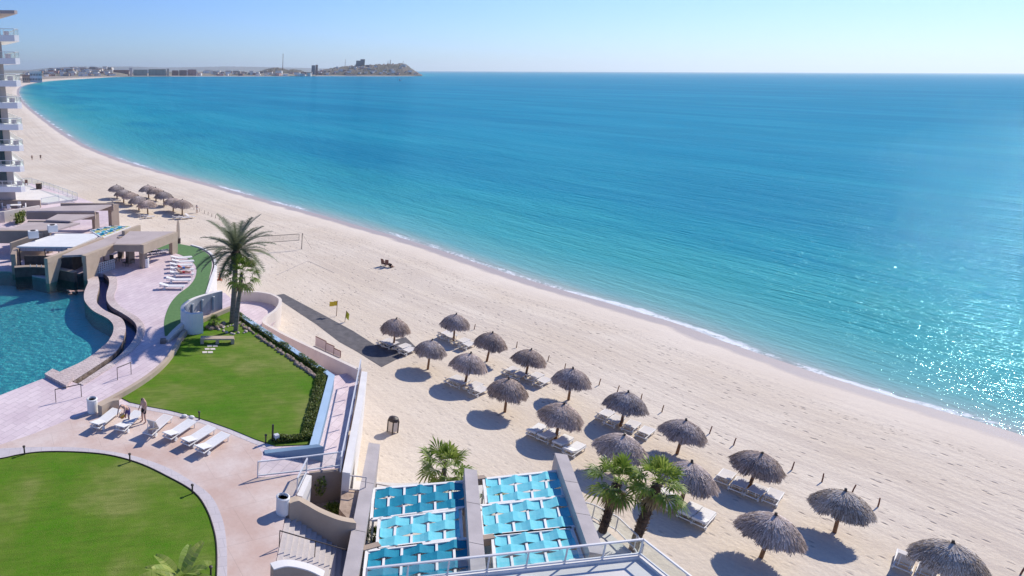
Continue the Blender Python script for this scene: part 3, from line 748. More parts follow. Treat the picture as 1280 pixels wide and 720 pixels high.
# edge beams, a little proud of the roofs
def beam(name, a, c, z, hgt, wd, mat='brown'):
    A, B_ = at(*a, z), at(*c, z)
    return MB().bar(A - Vector((0, 0, hgt / 2)), B_ - Vector((0, 0, hgt / 2)), wd, hgt).build(name, M[mat], pav)
beam('edge_beam', (57,323), (128,296.6), RA + .14, .55, .45, 'tan')
beam('edge_beam', (104,319.4), (142,305), RA + .14, .85, .45, 'tan')
beam('edge_beam', (142,305.6), (177,306), RZ + .1, .75, .35)
beam('edge_beam', (177,306), (220,289.6), RZ + .14, 1.0, .5, 'tan')
beam('edge_beam', (154,288.8), (174,281.2), RZ + .14, .75, .4, 'tan')
def leg(a, wd, dp, zt, mat='brown', z0=None, rz=AX):
    p = at(*a, zt); z0 = D - .2 if z0 is None else z0
    MB().box((p.x, p.y, (zt + z0) / 2), (dp, wd, zt - z0), rz).build('column', M[mat], pav)
leg((178.5,306.8), .5, .8, RZ - .3, 'brown'); leg((216.5,291), .5, 1.1, RZ - .3, 'tan'); leg((162,301.5), .5, 1.0, RZ - .3)
leg((172,282.5), .4, .7, RZ - .3, 'brown'); leg((150,296), .4, .7, RZ - .3, 'brown')
# tapering fins at the water
for (a, c, ww) in (((57,323),(74,317),.45), ((105,319.5),(122,313),.5)):
    A, B_ = at(*a, RA + .12), at(*c, RA + .12)
    d_ = (B_ - A); sd = Vector((d_.y, -d_.x, 0)).normalized() * ww / 2
    prof = [(0, RA + .12), (1, RA + .12), (1, RA - .8), (.42, D - 1.0), (0, D - 1.0)]
    vs = []
    for s in (-1, 1): vs += [Vector((A.x, A.y, z)) + Vector((d_.x, d_.y, 0)) * u + sd * s for u, z in prof]
    MB().add(vs, [(0, 1, 2, 3, 4), (9, 8, 7, 6, 5)] + [(i, 5 + i, 5 + (i + 1) % 5, (i + 1) % 5) for i in range(5)]).build('fin', M['tan'], pav)
# white canopy over the swim-up bar
CN = D + 2.5
can = thing('bar_canopy', 'white flat canopy over the swim-up bar at the end of the pool', 'canopy', at(60, 330, D))
b = MB(); slab(b, [(20.5,308),(92,308.6),(130,292),(70,292)], CN, .16); b.build('roof', M['white'], can)
b = MB(); A, B_ = at(24,311,CN - .35), at(84,312,CN - .35); b.bar(A, B_, .12, .42); b.build('fascia', M['pooldeck'], can)
for q in ((24,311),(56,311.5),(84,311),(120,295.5),(72,294)):
    p = at(*q, CN - .16); MB().tube([(p.x, p.y, D - .5), p], .07, 8).build('post', M['dark'], can)
p = at(17, 318, CN - .4)
MB().prism([(v_.x, v_.y) for v_ in pxs([(13,318),(19,318),(23,309),(17,309)], CN - .4)], D - .8, CN - .4).build('end_fin', M['brown'], can)
bar_ = thing('bar_counter', 'dark swim-up bar counter in the shade of the white canopy', 'bar counter', at(55, 333, D))
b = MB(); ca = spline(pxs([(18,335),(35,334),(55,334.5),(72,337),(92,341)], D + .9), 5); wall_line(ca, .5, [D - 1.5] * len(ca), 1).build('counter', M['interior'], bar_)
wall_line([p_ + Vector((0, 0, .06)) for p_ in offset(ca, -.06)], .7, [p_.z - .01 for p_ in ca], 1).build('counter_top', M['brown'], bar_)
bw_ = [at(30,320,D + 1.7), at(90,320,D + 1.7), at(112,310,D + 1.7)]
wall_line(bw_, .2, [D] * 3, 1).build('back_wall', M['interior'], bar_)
for q in ((38,333),(46,333),(52,333.4),(60,334)):
    p = at(*q, D + 1.02); MB().lathe([(.05, -.07), (.06, .1), (.03, .16), (.03, .24)], p, 8).build('bottle', M['white'], bar_)
# woven colour canopies between the beams
woven('small woven canopy of teal and yellow strips on the pool bar', [(113,288.5),(139,283),(163,283.5),(128,297.3)], RA + .06, 6, 5, 0, [M['teal'], M['yellow'], M['aqua']], None, legs=False)
# cascade of stepped roofs behind
def portal(lab, roof_px, beam_a, beam_c, z, bh, legs_, lz):
    global pav
    pav = thing('pavilion', lab, 'pavilion', at(*beam_a, D))
    b = MB(); slab(b, roof_px, z, .2); b.build('roof', M['taupe'], pav)
    beam('front_beam', beam_a, beam_c, z + .12, bh, .5, 'brown')
    for q, dp, wd in legs_: leg(q, wd, dp, z - .25, 'brown', z0=lz)
portal('taupe roofed pavilion with a tall portal leg on the beach side', [(33,263.5),(118,263.5),(140,255.5),(76,257.5)], (76,254), (142,254), RZ + .5, 1.0, [((141.5,256), 1.6, .6)], -.3)
portal('second taupe roofed pavilion stepping down towards the pool', [(57,275),(88,276),(118,268),(72,267.6)], (33,264.5), (119,264.8), RZ + .2, 1.0, [((119,266), .9, .5)], D - .2)
portal('third taupe roofed pavilion with a low dark front edge', [(10,287),(70,287),(100,278.5),(88,277.5),(36,277.5)], (35,275.7), (88,276), RZ - .1, .8, [], D)
portal('long low pavilion with a deep brown front at the left of the pool', [(-60,288.5),(62,288.5),(70,285),(-50,284)], (-60,288), (62,288), RZ, 1.5, [((60,289.5), .6, .5)], D)
th = thing('slope_wall', 'sloping tan wall running up beside the white bar canopy', 'wall', at(20, 300, D))
wall_line([at(14,304,D + 2.2), at(54,290.5,D + 2.8)], .4, [D, D], 1).build('wall_face', M['tan'], th)
# upper hotel terrace
tt = pxs([(-60,246),(0,243),(18,232),(33,231),(46,238.5),(96,251),(60,256),(-60,256)], D)
tag(MB().prism([(p.x, p.y) for p in tt], D - .1, D + .35).build('hotel_terrace', M['terrace']), kind='structure')
w2 = [at(-60,250.5,D + 1.2), at(50,250.5,D + 1.2)]
tag(wall_line(w2, .4, [D] * 2, 1).build('terrace_wall', M['brown']), 'low brown wall along the near edge of the hotel terrace', 'wall')
w3 = [at(-60,271,D + 1.6), at(5,264.5,D + 1.6), at(50,257,D + 1.5)]
tag(wall_line(w3, .4, [D] * 3, 1).build('terrace_wall', M['cream']), 'long cream wall running past the dining table below the tower', 'wall')
railing('railing', 'white glass railing along the seaward edge of the hotel terrace', [at(41,231,D + .36), at(62,237,D + .36), at(97,250,D + .36)], 1.15, 2.2, M['alu'])
railing('railing', 'white glass railing across the far end of the hotel terrace', [at(18,231,D + .36), at(40,230,D + .36)], 1.15, 2.2, M['alu'])
railing('railing', 'short white glass railing near the taupe pavilion roofs', [at(52,256,D + 1.2), at(74,252.5,D + 1.2)], 1.0, 2.2, M['alu'])
th = thing('terrace_table', 'white outdoor table on the hotel terrace below the tower', 'table', at(18, 262, D))
c_ = at(18, 262, D); MB().box((c_.x, c_.y, D + .74), (2.2, 1.1, .06), .2).build('table_top', M['white'], th)
for dx in (-.9, .9):
    for dy in (-.4, .4): MB().tube([(c_.x + dx, c_.y + dy, D), (c_.x + dx, c_.y + dy, D + .72)], .04, 6).build('leg', M['white'], th)
def chair_at(c_, rz, lab, mat, grp):
    th = thing('terrace_chair', lab, 'chair', c_, grp); th.rotation_euler.z = 0
    Mx = Matrix.Rotation(rz, 3, 'Z'); W = lambda x, y, z: Vector(c_) + Mx @ Vector((x, y, z))
    MB().box(W(0, 0, .45), (.5, .5, .06), rz).build('seat', mat, th)
    MB().box(W(-.24, 0, .75), (.05, .5, .6), rz).build('backrest', mat, th)
    for x in (-.2, .2):
        for y in (-.2, .2): MB().tube([W(x, y, 0), W(x, y, .44)], .025, 6).build('leg', mat, th)
for k, (dx, dy, rz, lab) in enumerate(((-1.6,0,0,'white terrace chair at the table end nearest the tower'),(1.6,0,math.pi,'white terrace chair at the table end nearest the sea'),(-.5,-1,math.pi/2,'white terrace chair on the pool side of the table'),(.5,1,-math.pi/2,'white terrace chair on the far side of the table'))):
    chair_at((c_.x + dx, c_.y + dy, D), rz, lab, M['white'], 'chairs round the terrace table')
# shrubs there are added with the other plants
# rooftop units
for q, lab in (((66,289.5),'white rooftop air unit on the low pavilion beside the bar canopy'), ((42,297),'grey rooftop air unit behind the white bar canopy')):
    p = at(*q, RZ); th = thing('air_unit', lab, 'air conditioner', p)
    MB().box(p + Vector((0, 0, .4)), (1.1, .8, .8), .4).build('casing', M['white'], th); MB().lathe([(.3, 0), (.3, .06)], p + Vector((0, 0, .8)), 12).build('fan_guard', M['dark'], th)

# ------------------------------------------------------------------ hotel tower at the left edge
tw = thing('hotel_tower', 'white hotel tower with stacked curved balconies at the left edge', 'hotel', (-34, 106, D))
M['towerwall'] = nmat('tower_wall', (.52, .47, .46), (.46, .42, .41), .8, .85)
M['towerwhite'] = nmat('tower_white', (.92, .90, .87), (.89, .87, .84), 1, .6)
M['darkglass'] = nmat('dark_window', (.05, .10, .12), (.03, .06, .08), .4, .12, spec=.6)
Yt = 104.0
def xat(px, z, Y=Yt):
    lo, hi = -80, 0
    for _ in range(40):
        m_ = (lo + hi) / 2
        if project((m_, Y, z))[0] > px: hi = m_
        else: lo = m_
    return lo
def zat(py, x, Y=Yt): return top_for(Vector((x, Y, D - 8)), py)
XR = xat(31.5, 8.3, Yt - 1.6); xw = XR - 2.1
MB().prism([(xw - 14, Yt), (xw, Yt), (xw - 6.5, Yt + 15), (xw - 20, Yt + 15)], 4, 33).build('wall', M['towerwall'], tw)
bal = [(16,22,None),(48,24.5,1),(73,25.2,1),(99,27,1),(124,28.6,1),(151,29.3,1),(178,30.6,1),(207,31.5,1),(231,32.5,1)]
rows_ = [(41,48,24.5),(66,73,25.2),(91.5,99,27),(117,124,28.6),(143,151,29.3),(170.5,178,30.6),(198.5,207,31.5),(223,230,32.3)]
for k in range(9):
    z = 8.3 + 3.15 * k
    if k < 8:
        xr = XR + .15 * k
        outl = [(xw - 14, Yt - 2.2), (xr - .5, Yt - 2.2), (xr, Yt - 1.6), (xr - .3, Yt - .6), (xr - 6.5, Yt + 13), (xw - 20, Yt + 13)]
        bl = MB().prism(outl, z - .5, z + .35).build('balcony', M['towerwhite'], tw)
        L = [Vector((xw - 14, Yt - 2.05, z + .35)), Vector((xr - .55, Yt - 2.05, z + .35)), Vector((xr - .12, Yt - 1.5, z + .35)), Vector((xr - 6.6, Yt + 12.8, z + .35))]
        b = MB()
        for a, c in zip(L[:-1], L[1:]): b.bar(a + Vector((0, 0, .85)), c + Vector((0, 0, .85)), .08, .08)
        for a, c in zip(L[:-1], L[1:]):
            n = max(1, int((c - a).length / 1.4))
            for i in range(n + 1): p = a.lerp(c, i / n); b.tube([p, p + Vector((0, 0, .85))], .04, 6)
        b.build('railing', M['white'], bl)
        b = MB()
        for a, c in zip(L[:-1], L[1:]): b.quad(a, c, c + Vector((0, 0, .8)), a + Vector((0, 0, .8)))
        b.build('glass_pane', M['glass'], bl)
        wz = z + 1.55
        MB().box((xw - 3.2, Yt - .02, wz), (4.2, .1, 2.2)).build('window', M['darkglass'], tw)
        MB().box((xw + 1.0, Yt - .6, z + .65), (.8, .6, .6), .3).build('balcony_chair', M['pooldeck'], bl)
    else:
        MB().prism([(xw - 14, Yt - 2), (xw + 2.9, Yt - 2), (xw + 3.2, Yt - 1.5), (xw - 5, Yt + 13), (xw - 20, Yt + 13)], z + .1, z + .55).build('roof', M['taupe'], tw)

# ------------------------------------------------------------------ far town, headland and hills
M['hill'] = nmat('dry_hill', (.17, .14, .12), (.07, .07, .055), .012, .95, detail=8)
tl = [at(x, y, -.3) for x, y in ((24,103),(34,101),(60,99),(100,97.2),(142,96),(247,95.2),(340,95.1),(420,95),(500,95),(527,94.7))]
tb = [Vector((p.x * 1.35, p.y * 1.35, 0)) for p in tl[::-1]]
M['townland'] = nmat('town_ground', (.40, .33, .28), (.22, .20, .17), .02, .95)
tag(MB().prism([(p.x, p.y) for p in tl + tb], -1.5, 1.0).build('town_ground', M['townland']), kind='structure')
def ridge(name, prof, near, depth, mat, base, seed, nlay=9, amp=.12):
    """prof: (photo x, photo y of the crest); base: photo row of the waterline"""
    near *= .77
    L = []; P = prof
    xs = np.linspace(P[0][0], P[-1][0], max(24, int((P[-1][0] - P[0][0]) * 1.5)))
    ys = np.interp(xs, [p[0] for p in P], [p[1] for p in P])
    mb = MB(); vs = []; fs = []
    for j in range(nlay):
        t_ = j / (nlay - 1)
        for i, (x, y) in enumerate(zip(xs, ys)):
            g = at(x, base, 0); k = near * (1 + depth * t_); dd = math.hypot(g.x, g.y); gx, gy = g.x / dd * k, g.y / dd * k
            crest = max(0, top_for(Vector((g.x / dd * near * (1 + depth * .55), g.y / dd * near * (1 + depth * .55), -20)), y))
            s_ = math.sin(math.pi * min(1, t_ / 1.1)) ** .8
            nz = 1 + amp * (pnoise(Vector((x * .35, j * 1.3, seed))) + .5 * pnoise(Vector((x * 1.1, j * 2.0, seed + 9)))) * (1 if 0 < j < nlay - 1 else 0)
            vs.append((gx, gy, crest * s_ * nz + 1.0))
    n = len(xs)
    for j in range(nlay - 1): fs += [(j * n + i, j * n + i + 1, (j + 1) * n + i + 1, (j + 1) * n + i) for i in range(n - 1)]
    mb.add(vs, fs); o = mb.build(name, mat, smooth=False); tag(o, kind='structure'); return o
ridge('headland_hill', [(388,93),(396,89),(408,86.5),(420,84.3),(432,83),(445,82),(460,81.3),(475,80.3),(488,80),(500,79.6),(505,80.4),(511,84),(517,88),(523,91.5),(528,94.4)], 4900, .16, M['hill'], 95.0, 3)
ridge('low_hill', [(314,93.5),(322,90),(330,87.5),(340,85.2),(347,84.6),(352,85.6),(360,87.5),(366,86.8),(376,88),(390,93.5)], 4600, .10, M['hill'], 95.2, 5)
M['mount'] = nmat('far_mountain', (.20, .19, .18), (.14, .14, .13), .0006, .95)
ridge('far_mountains', [(20,89),(60,85),(95,83),(120,83.6),(160,83),(200,84.4),(240,84),(280,83),(320,83.6),(360,84.4),(420,86),(470,87.5),(520,89)], 24000, .2, M['mount'], 92, 11, amp=.08)

wallcols = {'brick': (.52, .31, .26), 'rose': (.68, .42, .38), 'sage': (.42, .50, .46), 'umber': (.33, .23, .22), 'white': (.86, .85, .82), 'cream': (.78, .70, .60), 'sand': (.50, .42, .36), 'steel': (.20, .24, .30), 'paleblue': (.62, .70, .78), 'clay': (.46, .28, .22)}
for k, c_ in wallcols.items(): M['t_' + k] = nmat('town_' + k, c_, tuple(x * .85 for x in c_), .05, .85)
M['t_win'] = nmat('town_window', (.10, .11, .12), (.15, .16, .17), .2, .3)
def block(name, label, cat, x0, x1, ytop, ybase, col, near, floors, depth=.006, group=None, roof=None, cols=6, base_z=1.0, tw_=None):
    near *= .77
    g0, g1 = at(x0, ybase, min(base_z, 1.0)), at(x1, ybase, min(base_z, 1.0))
    if near:
        g0 = Vector((g0.x * near / g0.length, g0.y * near / g0.length, base_z)) if False else Vector((g0.x * near / math.hypot(g0.x, g0.y), g0.y * near / math.hypot(g0.x, g0.y), base_z))
        g1 = Vector((g1.x * near / math.hypot(g1.x, g1.y), g1.y * near / math.hypot(g1.x, g1.y), base_z))
    dx = g1 - g0; wd = dx.length; dx.normalize(); nd = Vector((-dx.y, dx.x, 0)); dp = max(12, near * depth if near else 20)
    zt = top_for(Vector((g0.x, g0.y, -20)), ytop)
    th = thing(name, label, cat, (g0.x, g0.y, base_z), group)
    q = [g0, g1, g1 + nd * dp, g0 + nd * dp]
    MB().prism([(p.x, p.y) for p in q], base_z - 12, zt).build('wall', M['t_' + col], th)
    hh = (zt - base_z) / floors
    an = math.atan2(dx.y, dx.x); w0 = None
    for f in range(floors):
        for c in range(cols):
            p = g0 + dx * (wd * (c + .5) / cols) - nd * .15 + Vector((0, 0, hh * (f + .5)))
            if w0 is None: w0 = MB().box((0, 0, 0), (wd / cols * .5, .5, hh * .42), an).build('window', M['t_win']); w0.parent = th; wn = w0
            else: wn = w0.copy(); COL.objects.link(wn)
            wn.location = p - ORG[th.name]
    if roof:
        MB().prism([(p.x, p.y) for p in (g0 - nd * 2, g1 - nd * 2, g1 + nd * (dp + 2), g0 + nd * (dp + 2))], zt, zt + max(1.2, hh * .25)).build('roof', M['t_' + roof], th)
    return th, zt
fb = 95.0
for a in (('hotel_block', 'long brown-red waterfront hotel with a white end tower', 'hotel', 142, 161.5, 87.6, fb, 'brick', 3850, 5, 'white', 12),
          ('tower_block', 'slim white tower at the end of the brown-red hotel', 'tower', 162, 165.5, 84.6, fb, 'white', 3870, 8, None, 2),
          ('apartment_block', 'wide sage green apartment block beside the slim white tower', 'apartments', 167, 184, 87.0, fb, 'sage', 3950, 7, None, 10),
          ('apartment_block', 'longer sage green apartment block left of the cream stair tower', 'apartments', 186, 207.5, 86.8, fb, 'sage', 3980, 7, 'sand', 12),
          ('tower_block', 'slim cream stair tower between the green and dark blocks', 'tower', 208.5, 211.5, 85.8, fb, 'cream', 3990, 8, None, 2),
          ('apartment_block', 'dark umber apartment block, first of two beside the cream tower', 'apartments', 215, 223, 88, fb, 'umber', 4050, 7, None, 5),
          ('apartment_block', 'dark umber apartment block touching the rose block', 'apartments', 224, 233.5, 87.6, fb, 'umber', 4060, 7, None, 5),
          ('apartment_block', 'rose pink apartment block with a pale roof', 'apartments', 234.5, 245.5, 87, fb, 'rose', 4080, 7, 'white', 6),
          ('warehouse', 'pale blue-white boxy building standing on the far beach', 'building', 37, 52.5, 90.4, 98.6, 'paleblue', 1950, 2, 'white', 8),
          ('low_house', 'low dark house beside the pale blue building on the far beach', 'house', 28, 37.5, 95.4, 99.0, 'sand', 1900, 1, 'umber', 4),
          ('tower_block', 'dark steel-grey high-rise at the foot of the headland', 'tower', 389, 393.4, 81.6, 94.4, 'steel', 4700, 14, None, 4),
          ('tower_block', 'darker twin half of the high-rise at the headland foot', 'tower', 393.8, 396.8, 81.0, 94.4, 'umber', 4715, 14, None, 3),
          ('low_house', 'broad cream waterfront building below the headland hill', 'building', 432, 446, 92.4, 94.9, 'cream', 4650, 2, 'clay', 8)):
    block(a[0], a[1], a[2], a[3], a[4], a[5], a[6], a[7], a[8], a[9], roof=a[10], cols=a[11])
# big hotel on the hill
g = at(449, 95, 0); hz = top_for(Vector((g.x / math.hypot(g.x, g.y) * 4004, g.y / math.hypot(g.x, g.y) * 4004, 0)), 84.5)
block('hill_hotel', 'tall grey slab building standing on top of the headland', 'tower', 444, 451, 75.8, 95, 'steel', 5200, 9, cols=6, base_z=hz)
block('hill_hotel', 'slightly taller grey wing of the slab on the headland', 'tower', 449.2, 454.8, 74.0, 95, 'steel', 5230, 10, cols=5, base_z=hz)
# masts
def mast(px, ytop, ybase, near, lab, w=.8):
    near *= .77; g = at(px, 95, 0); dd = math.hypot(g.x, g.y); p = Vector((g.x / dd * near, g.y / dd * near, 0)); z0 = top_for(p - Vector((0, 0, 20)), ybase); z1 = top_for(p - Vector((0, 0, 20)), ytop)
    th = thing('radio_mast', lab, 'mast', (p.x, p.y, z0))
    MB().tube([(p.x, p.y, z0 - 6), (p.x, p.y, z1)], [w * 1.3, w * .7], 6).build('pole', M['rust'], th)
    mb = MB()
    for k in (.35, .6, .85): mb.box((p.x, p.y, z0 + (z1 - z0) * k), (w * 4, w * 4, w))
    mb.build('platform', M['alu'], th)
mast(353, 67, 90, 4500, 'tall thin radio mast left of the low hill on the far shore', 1.3)
mast(430.5, 73.8, 83.5, 5000, 'short radio mast left of the grey slab on the headland', .9)
mast(483.5, 76, 80.5, 5150, 'small aerial mast on the headland crest, inner one of a pair', .9)
mast(486.5, 74.8, 80.5, 5180, 'stout aerial mast on the headland crest with wide platforms', 1.6)
mast(502.5, 76, 80.5, 5150, 'thin aerial mast above the cliff end of the headland', .8)
# small houses of the town: one mesh each kind, copied
kinds_ = []
for k, (wc, rc) in enumerate((('white','cream'),('cream','clay'),('sand','white'),('clay','white'),('rose','sand'),('umber','sand'),('white','clay'))):
    th = thing('town_house', 'small house', 'house', (0, 0, 0), 'houses of the far town')
    b = MB().box((0, 0, 3), (14, 11, 9)); b.build('wall', M['t_' + wc], th)
    MB().box((0, 0, 7.8), (14.8, 11.8, .7)).build('roof', M['t_' + rc], th)
    kinds_.append(th)
labs = ['small white house with a cream flat roof in the far waterfront town', 'small cream house with a clay red roof in the far waterfront town', 'small sand coloured house with a white roof in the far waterfront town', 'small clay red house with a white roof in the far waterfront town', 'small rose coloured house with a pale roof in the far waterfront town', 'small dark brown house with a pale roof in the far waterfront town', 'small white house with a clay red roof in the far waterfront town']
gname = ['white houses of the far town', 'cream houses of the far town', 'sand coloured houses of the far town', 'clay red houses of the far town', 'rose houses of the far town', 'dark houses of the far town', 'red roofed white houses of the far town']
hill_prof = [(388,93),(396,89),(408,86.5),(420,84.3),(432,83),(445,82),(460,81.3),(475,80.3),(488,80),(500,79.6),(505,80.4),(511,84),(517,88),(523,91.5),(528,94.4)]
used = [0] * 7
def put_house(px, near, z, sc):
    k = rng.choices(range(7), (7, 5, 3, 2, 2, 2, 5))[0]
    o = kinds_[k] if used[k] == 0 else copy_tree(kinds_[k]); used[k] += 1
    g = at(px, 95, 0); dd = math.hypot(g.x, g.y)
    o.location = (g.x / dd * near, g.y / dd * near, z); o.rotation_euler.z = rng.uniform(-.5, .5) - math.atan2(g.x, g.y); o.scale = (sc * rng.uniform(.7, 1.6), sc, sc * rng.uniform(.7, 1.3))
    o['label'] = labs[k]; o['group'] = gname[k]
rise_l = ridge('town_rise', [(20,94),(40,90.5),(60,88.4),(80,87.6),(110,87.2),(135,87.6),(150,89),(160,92)], 3600, .30, M['scrub'], 95.6, 21, amp=.03)
rise_r = ridge('town_rise', [(142,92),(170,89.6),(205,89.4),(247,90.2),(290,90.8),(330,91.2),(380,92.2),(394,94)], 4150, .22, M['scrub'], 95.2, 22, amp=.03)
dg = bpy.context.evaluated_depsgraph_get(); dg.update()
hill_o = [o for o in COL.objects if o.name.startswith('headland_hill')][0]
from mathutils.bvhtree import BVHTree
mkbv = lambda o: BVHTree.FromPolygons([v.co for v in o.data.vertices], [p.vertices for p in o.data.polygons])
bv = mkbv(hill_o); bt = mkbv(rise_l); bt2 = mkbv(rise_r)
n_ = 0
while n_ < 80:
    px = rng.uniform(392, 524); near = 3790 + abs(rng.gauss(0, 100))
    g = at(px, 95, 0); dd = math.hypot(g.x, g.y); h_ = bv.ray_cast(Vector((g.x / dd * near, g.y / dd * near, 500)), Vector((0, 0, -1)))
    if h_[0] is None: near = 3768; z = 1
    else: z = h_[0].z
    if z > 56: continue
    put_house(px, near, z - .5, rng.uniform(.6, 1.1)); n_ += 1

def town(n, x0, x1, d0, d1, s0, s1):
    for i in range(n):
        px = rng.uniform(x0, x1); near = .77 * rng.uniform(d0, d1); g = at(px, 95, 0); dd = math.hypot(g.x, g.y)
        h_ = (bt if px < 142 else bt2).ray_cast(Vector((g.x / dd * near, g.y / dd * near, 500)), Vector((0, 0, -1)))
        put_house(px, near, (h_[0].z if h_[0] else 1) - .6, rng.uniform(s0, s1) * .8)
town(96, 62, 141, 3560, 4300, 1.1, 1.9)
town(18, 28, 62, 3560, 4100, 1.0, 1.6)
town(18, 142, 247, 4190, 4450, 1.4, 2.2)
town(66, 248, 390, 4130, 4500, 1.1, 2.0)
# ------------------------------------------------------------------ thatched palapas
mt, t, b = base_mat('palm_thatch'); M['thatch'] = mt
b.inputs['Roughness'].default_value = .95; b.inputs['Specular IOR Level'].default_value = .1
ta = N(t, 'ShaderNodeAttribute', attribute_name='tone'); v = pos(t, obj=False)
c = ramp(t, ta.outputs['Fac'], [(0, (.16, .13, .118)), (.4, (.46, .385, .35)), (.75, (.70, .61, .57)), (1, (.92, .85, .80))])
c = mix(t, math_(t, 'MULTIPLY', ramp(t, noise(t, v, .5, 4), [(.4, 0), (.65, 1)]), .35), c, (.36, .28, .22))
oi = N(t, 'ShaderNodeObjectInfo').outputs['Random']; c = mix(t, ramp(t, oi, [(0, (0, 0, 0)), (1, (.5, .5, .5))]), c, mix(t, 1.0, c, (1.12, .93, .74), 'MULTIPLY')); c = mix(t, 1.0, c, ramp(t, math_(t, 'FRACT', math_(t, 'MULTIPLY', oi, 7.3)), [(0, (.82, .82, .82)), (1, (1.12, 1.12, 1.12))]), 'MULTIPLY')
t.links.new(c, b.inputs['Base Color'])
mt, t, b = base_mat('dry_palm_thatch'); M['thatch_dry'] = mt
b.inputs['Roughness'].default_value = .95; b.inputs['Specular IOR Level'].default_value = .1
ta = N(t, 'ShaderNodeAttribute', attribute_name='tone'); v = pos(t, obj=False)
c = ramp(t, ta.outputs['Fac'], [(0, (.17, .13, .10)), (.4, (.48, .39, .31)), (.75, (.72, .62, .52)), (1, (.92, .84, .74))])
t.links.new(c, b.inputs['Base Color'])

def thatch_mesh(seed, mat, nst=4600, Rm=1.46):
    r_ = np.random.default_rng(seed)
    # drooping profile of the roof: radius -> height
    pr = np.array([0, .25, .6, .95, 1.25, Rm]); pz = np.array([2.80, 2.71, 2.54, 2.30, 2.00, 1.66])
    zof = lambda r: np.interp(r, pr, pz)
    V = []; Fc = []; T = []
    # under-shell keeps the roof opaque
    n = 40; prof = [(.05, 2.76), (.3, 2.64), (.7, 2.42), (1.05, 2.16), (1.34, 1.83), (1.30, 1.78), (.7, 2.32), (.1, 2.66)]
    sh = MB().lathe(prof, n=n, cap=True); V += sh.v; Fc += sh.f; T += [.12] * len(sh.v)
    wob = r_.uniform(0, 6.28, 4)
    for k in range(nst):
        a = r_.uniform(0, 2 * math.pi)
        u = r_.uniform(0, 1) ** .75
        r0 = .05 + u * (Rm - .12); L = r_.uniform(.30, .60)
        lump = .045 * math.sin(5 * a + wob[0]) + .035 * math.sin(9 * a + wob[1]) + .03 * math.sin(14 * a + wob[2])
        r1 = min(r0 + L * .85, Rm + lump + r_.normal(0, .06))
        if r1 <= r0 + .06: r1 = r0 + .06
        lift = r_.uniform(.012, .07)
        z0 = zof(r0) + .02 + .02 * r_.random(); z1 = zof(min(r1, Rm)) + lift - max(0, r1 - Rm) * .6 - (.10 * r_.random() if r1 > Rm - .12 else 0)
        a1 = a + r_.normal(0, .05) / max(r1, .3)
        w0 = .008; w1 = r_.uniform(.008, .022)
        tone = float(np.clip(r_.normal(.42, .24) + .10 * math.sin(3 * a + wob[3]) + (.28 if r0 < .5 else 0), 0, 1))
        c0, s0, c1, s1 = math.cos(a), math.sin(a), math.cos(a1), math.sin(a1)
        tw = r_.normal(0, .35) * w1
        i = len(V)
        V += [(r0 * c0 - s0 * w0, r0 * s0 + c0 * w0, z0), (r0 * c0 + s0 * w0, r0 * s0 - c0 * w0, z0),
              (r1 * c1 + s1 * w1, r1 * s1 - c1 * w1, z1 + tw), (r1 * c1 - s1 * w1, r1 * s1 + c1 * w1, z1 - tw)]
        Fc.append((i, i + 1, i + 2, i + 3)); T += [tone * .8, tone * .8, tone, tone]
    # ragged fringe hanging at the rim
    for k in range(560):
        a = r_.uniform(0, 2 * math.pi); lump = .045 * math.sin(5 * a + wob[0]) + .035 * math.sin(9 * a + wob[1]) + .03 * math.sin(14 * a + wob[2])
        r0 = Rm - r_.uniform(.02, .16) + lump; r1 = r0 + r_.uniform(.0, .14); z0 = zof(r0) + .02; z1 = z0 - r_.uniform(.12, .30); wd = r_.uniform(.010, .026)
        c0, s0 = math.cos(a), math.sin(a); i = len(V); tone = float(np.clip(r_.normal(.38, .2), 0, 1))
        V += [(r0 * c0 - s0 * wd, r0 * s0 + c0 * wd, z0), (r0 * c0 + s0 * wd, r0 * s0 - c0 * wd, z0), (r1 * c0 + s0 * wd * .5, r1 * s0 - c0 * wd * .5, z1), (r1 * c0 - s0 * wd * .5, r1 * s0 + c0 * wd * .5, z1)]
        Fc.append((i, i + 1, i + 2, i + 3)); T += [tone] * 4
    me = bpy.data.meshes.new('thatch'); me.from_pydata(V, [], Fc); me.update(); me.materials.append(mat)
    A = me.attributes.new('tone', 'FLOAT', 'POINT'); A.data.foreach_set('value', T); return me
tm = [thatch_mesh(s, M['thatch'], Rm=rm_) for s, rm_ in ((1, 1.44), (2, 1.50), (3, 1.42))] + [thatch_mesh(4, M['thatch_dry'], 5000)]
pal0 = []
for k in range(4):
    th = thing('palapa', 'thatched palapa', 'thatched umbrella')
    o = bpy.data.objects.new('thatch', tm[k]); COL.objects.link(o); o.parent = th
    MB().tube([(0, 0, -.3), (.02, .01, 1.2), (0, 0, 2.72)], [.105, .09, .075], 10).build('pole', M['bark_post'], th, smooth=True)
    MB().tube([(0, 0, 2.70), (.02, -.05, 2.98)], [.085, .06], 8).build('finial', M['dark'], th)
    b_ = MB()
    for i in range(8):
        a = i * math.pi / 4; b_.tube([(.06 * math.cos(a), .06 * math.sin(a), 2.55), (1.28 * math.cos(a), 1.28 * math.sin(a), 1.76)], .03, 5)
    b_.build('rafters', M['bark_post'], th)
    pal0.append(th)
pused = [0] * 4
def palapa(px, lab, group, kind=None, sc=1.0, wide=1.0):
    k = rng.randrange(3) if kind is None else kind
    o = pal0[k] if pused[k] == 0 else copy_tree(pal0[k]); pused[k] += 1
    o.location = at(*px, 0); o.rotation_euler = (R(rng.uniform(-3, 3)), R(rng.uniform(-3, 3)), rng.uniform(0, 6.28)); o.scale = (sc * wide, sc * wide, sc * rng.uniform(.95, 1.06))
    o['label'] = lab; o['group'] = group; return o
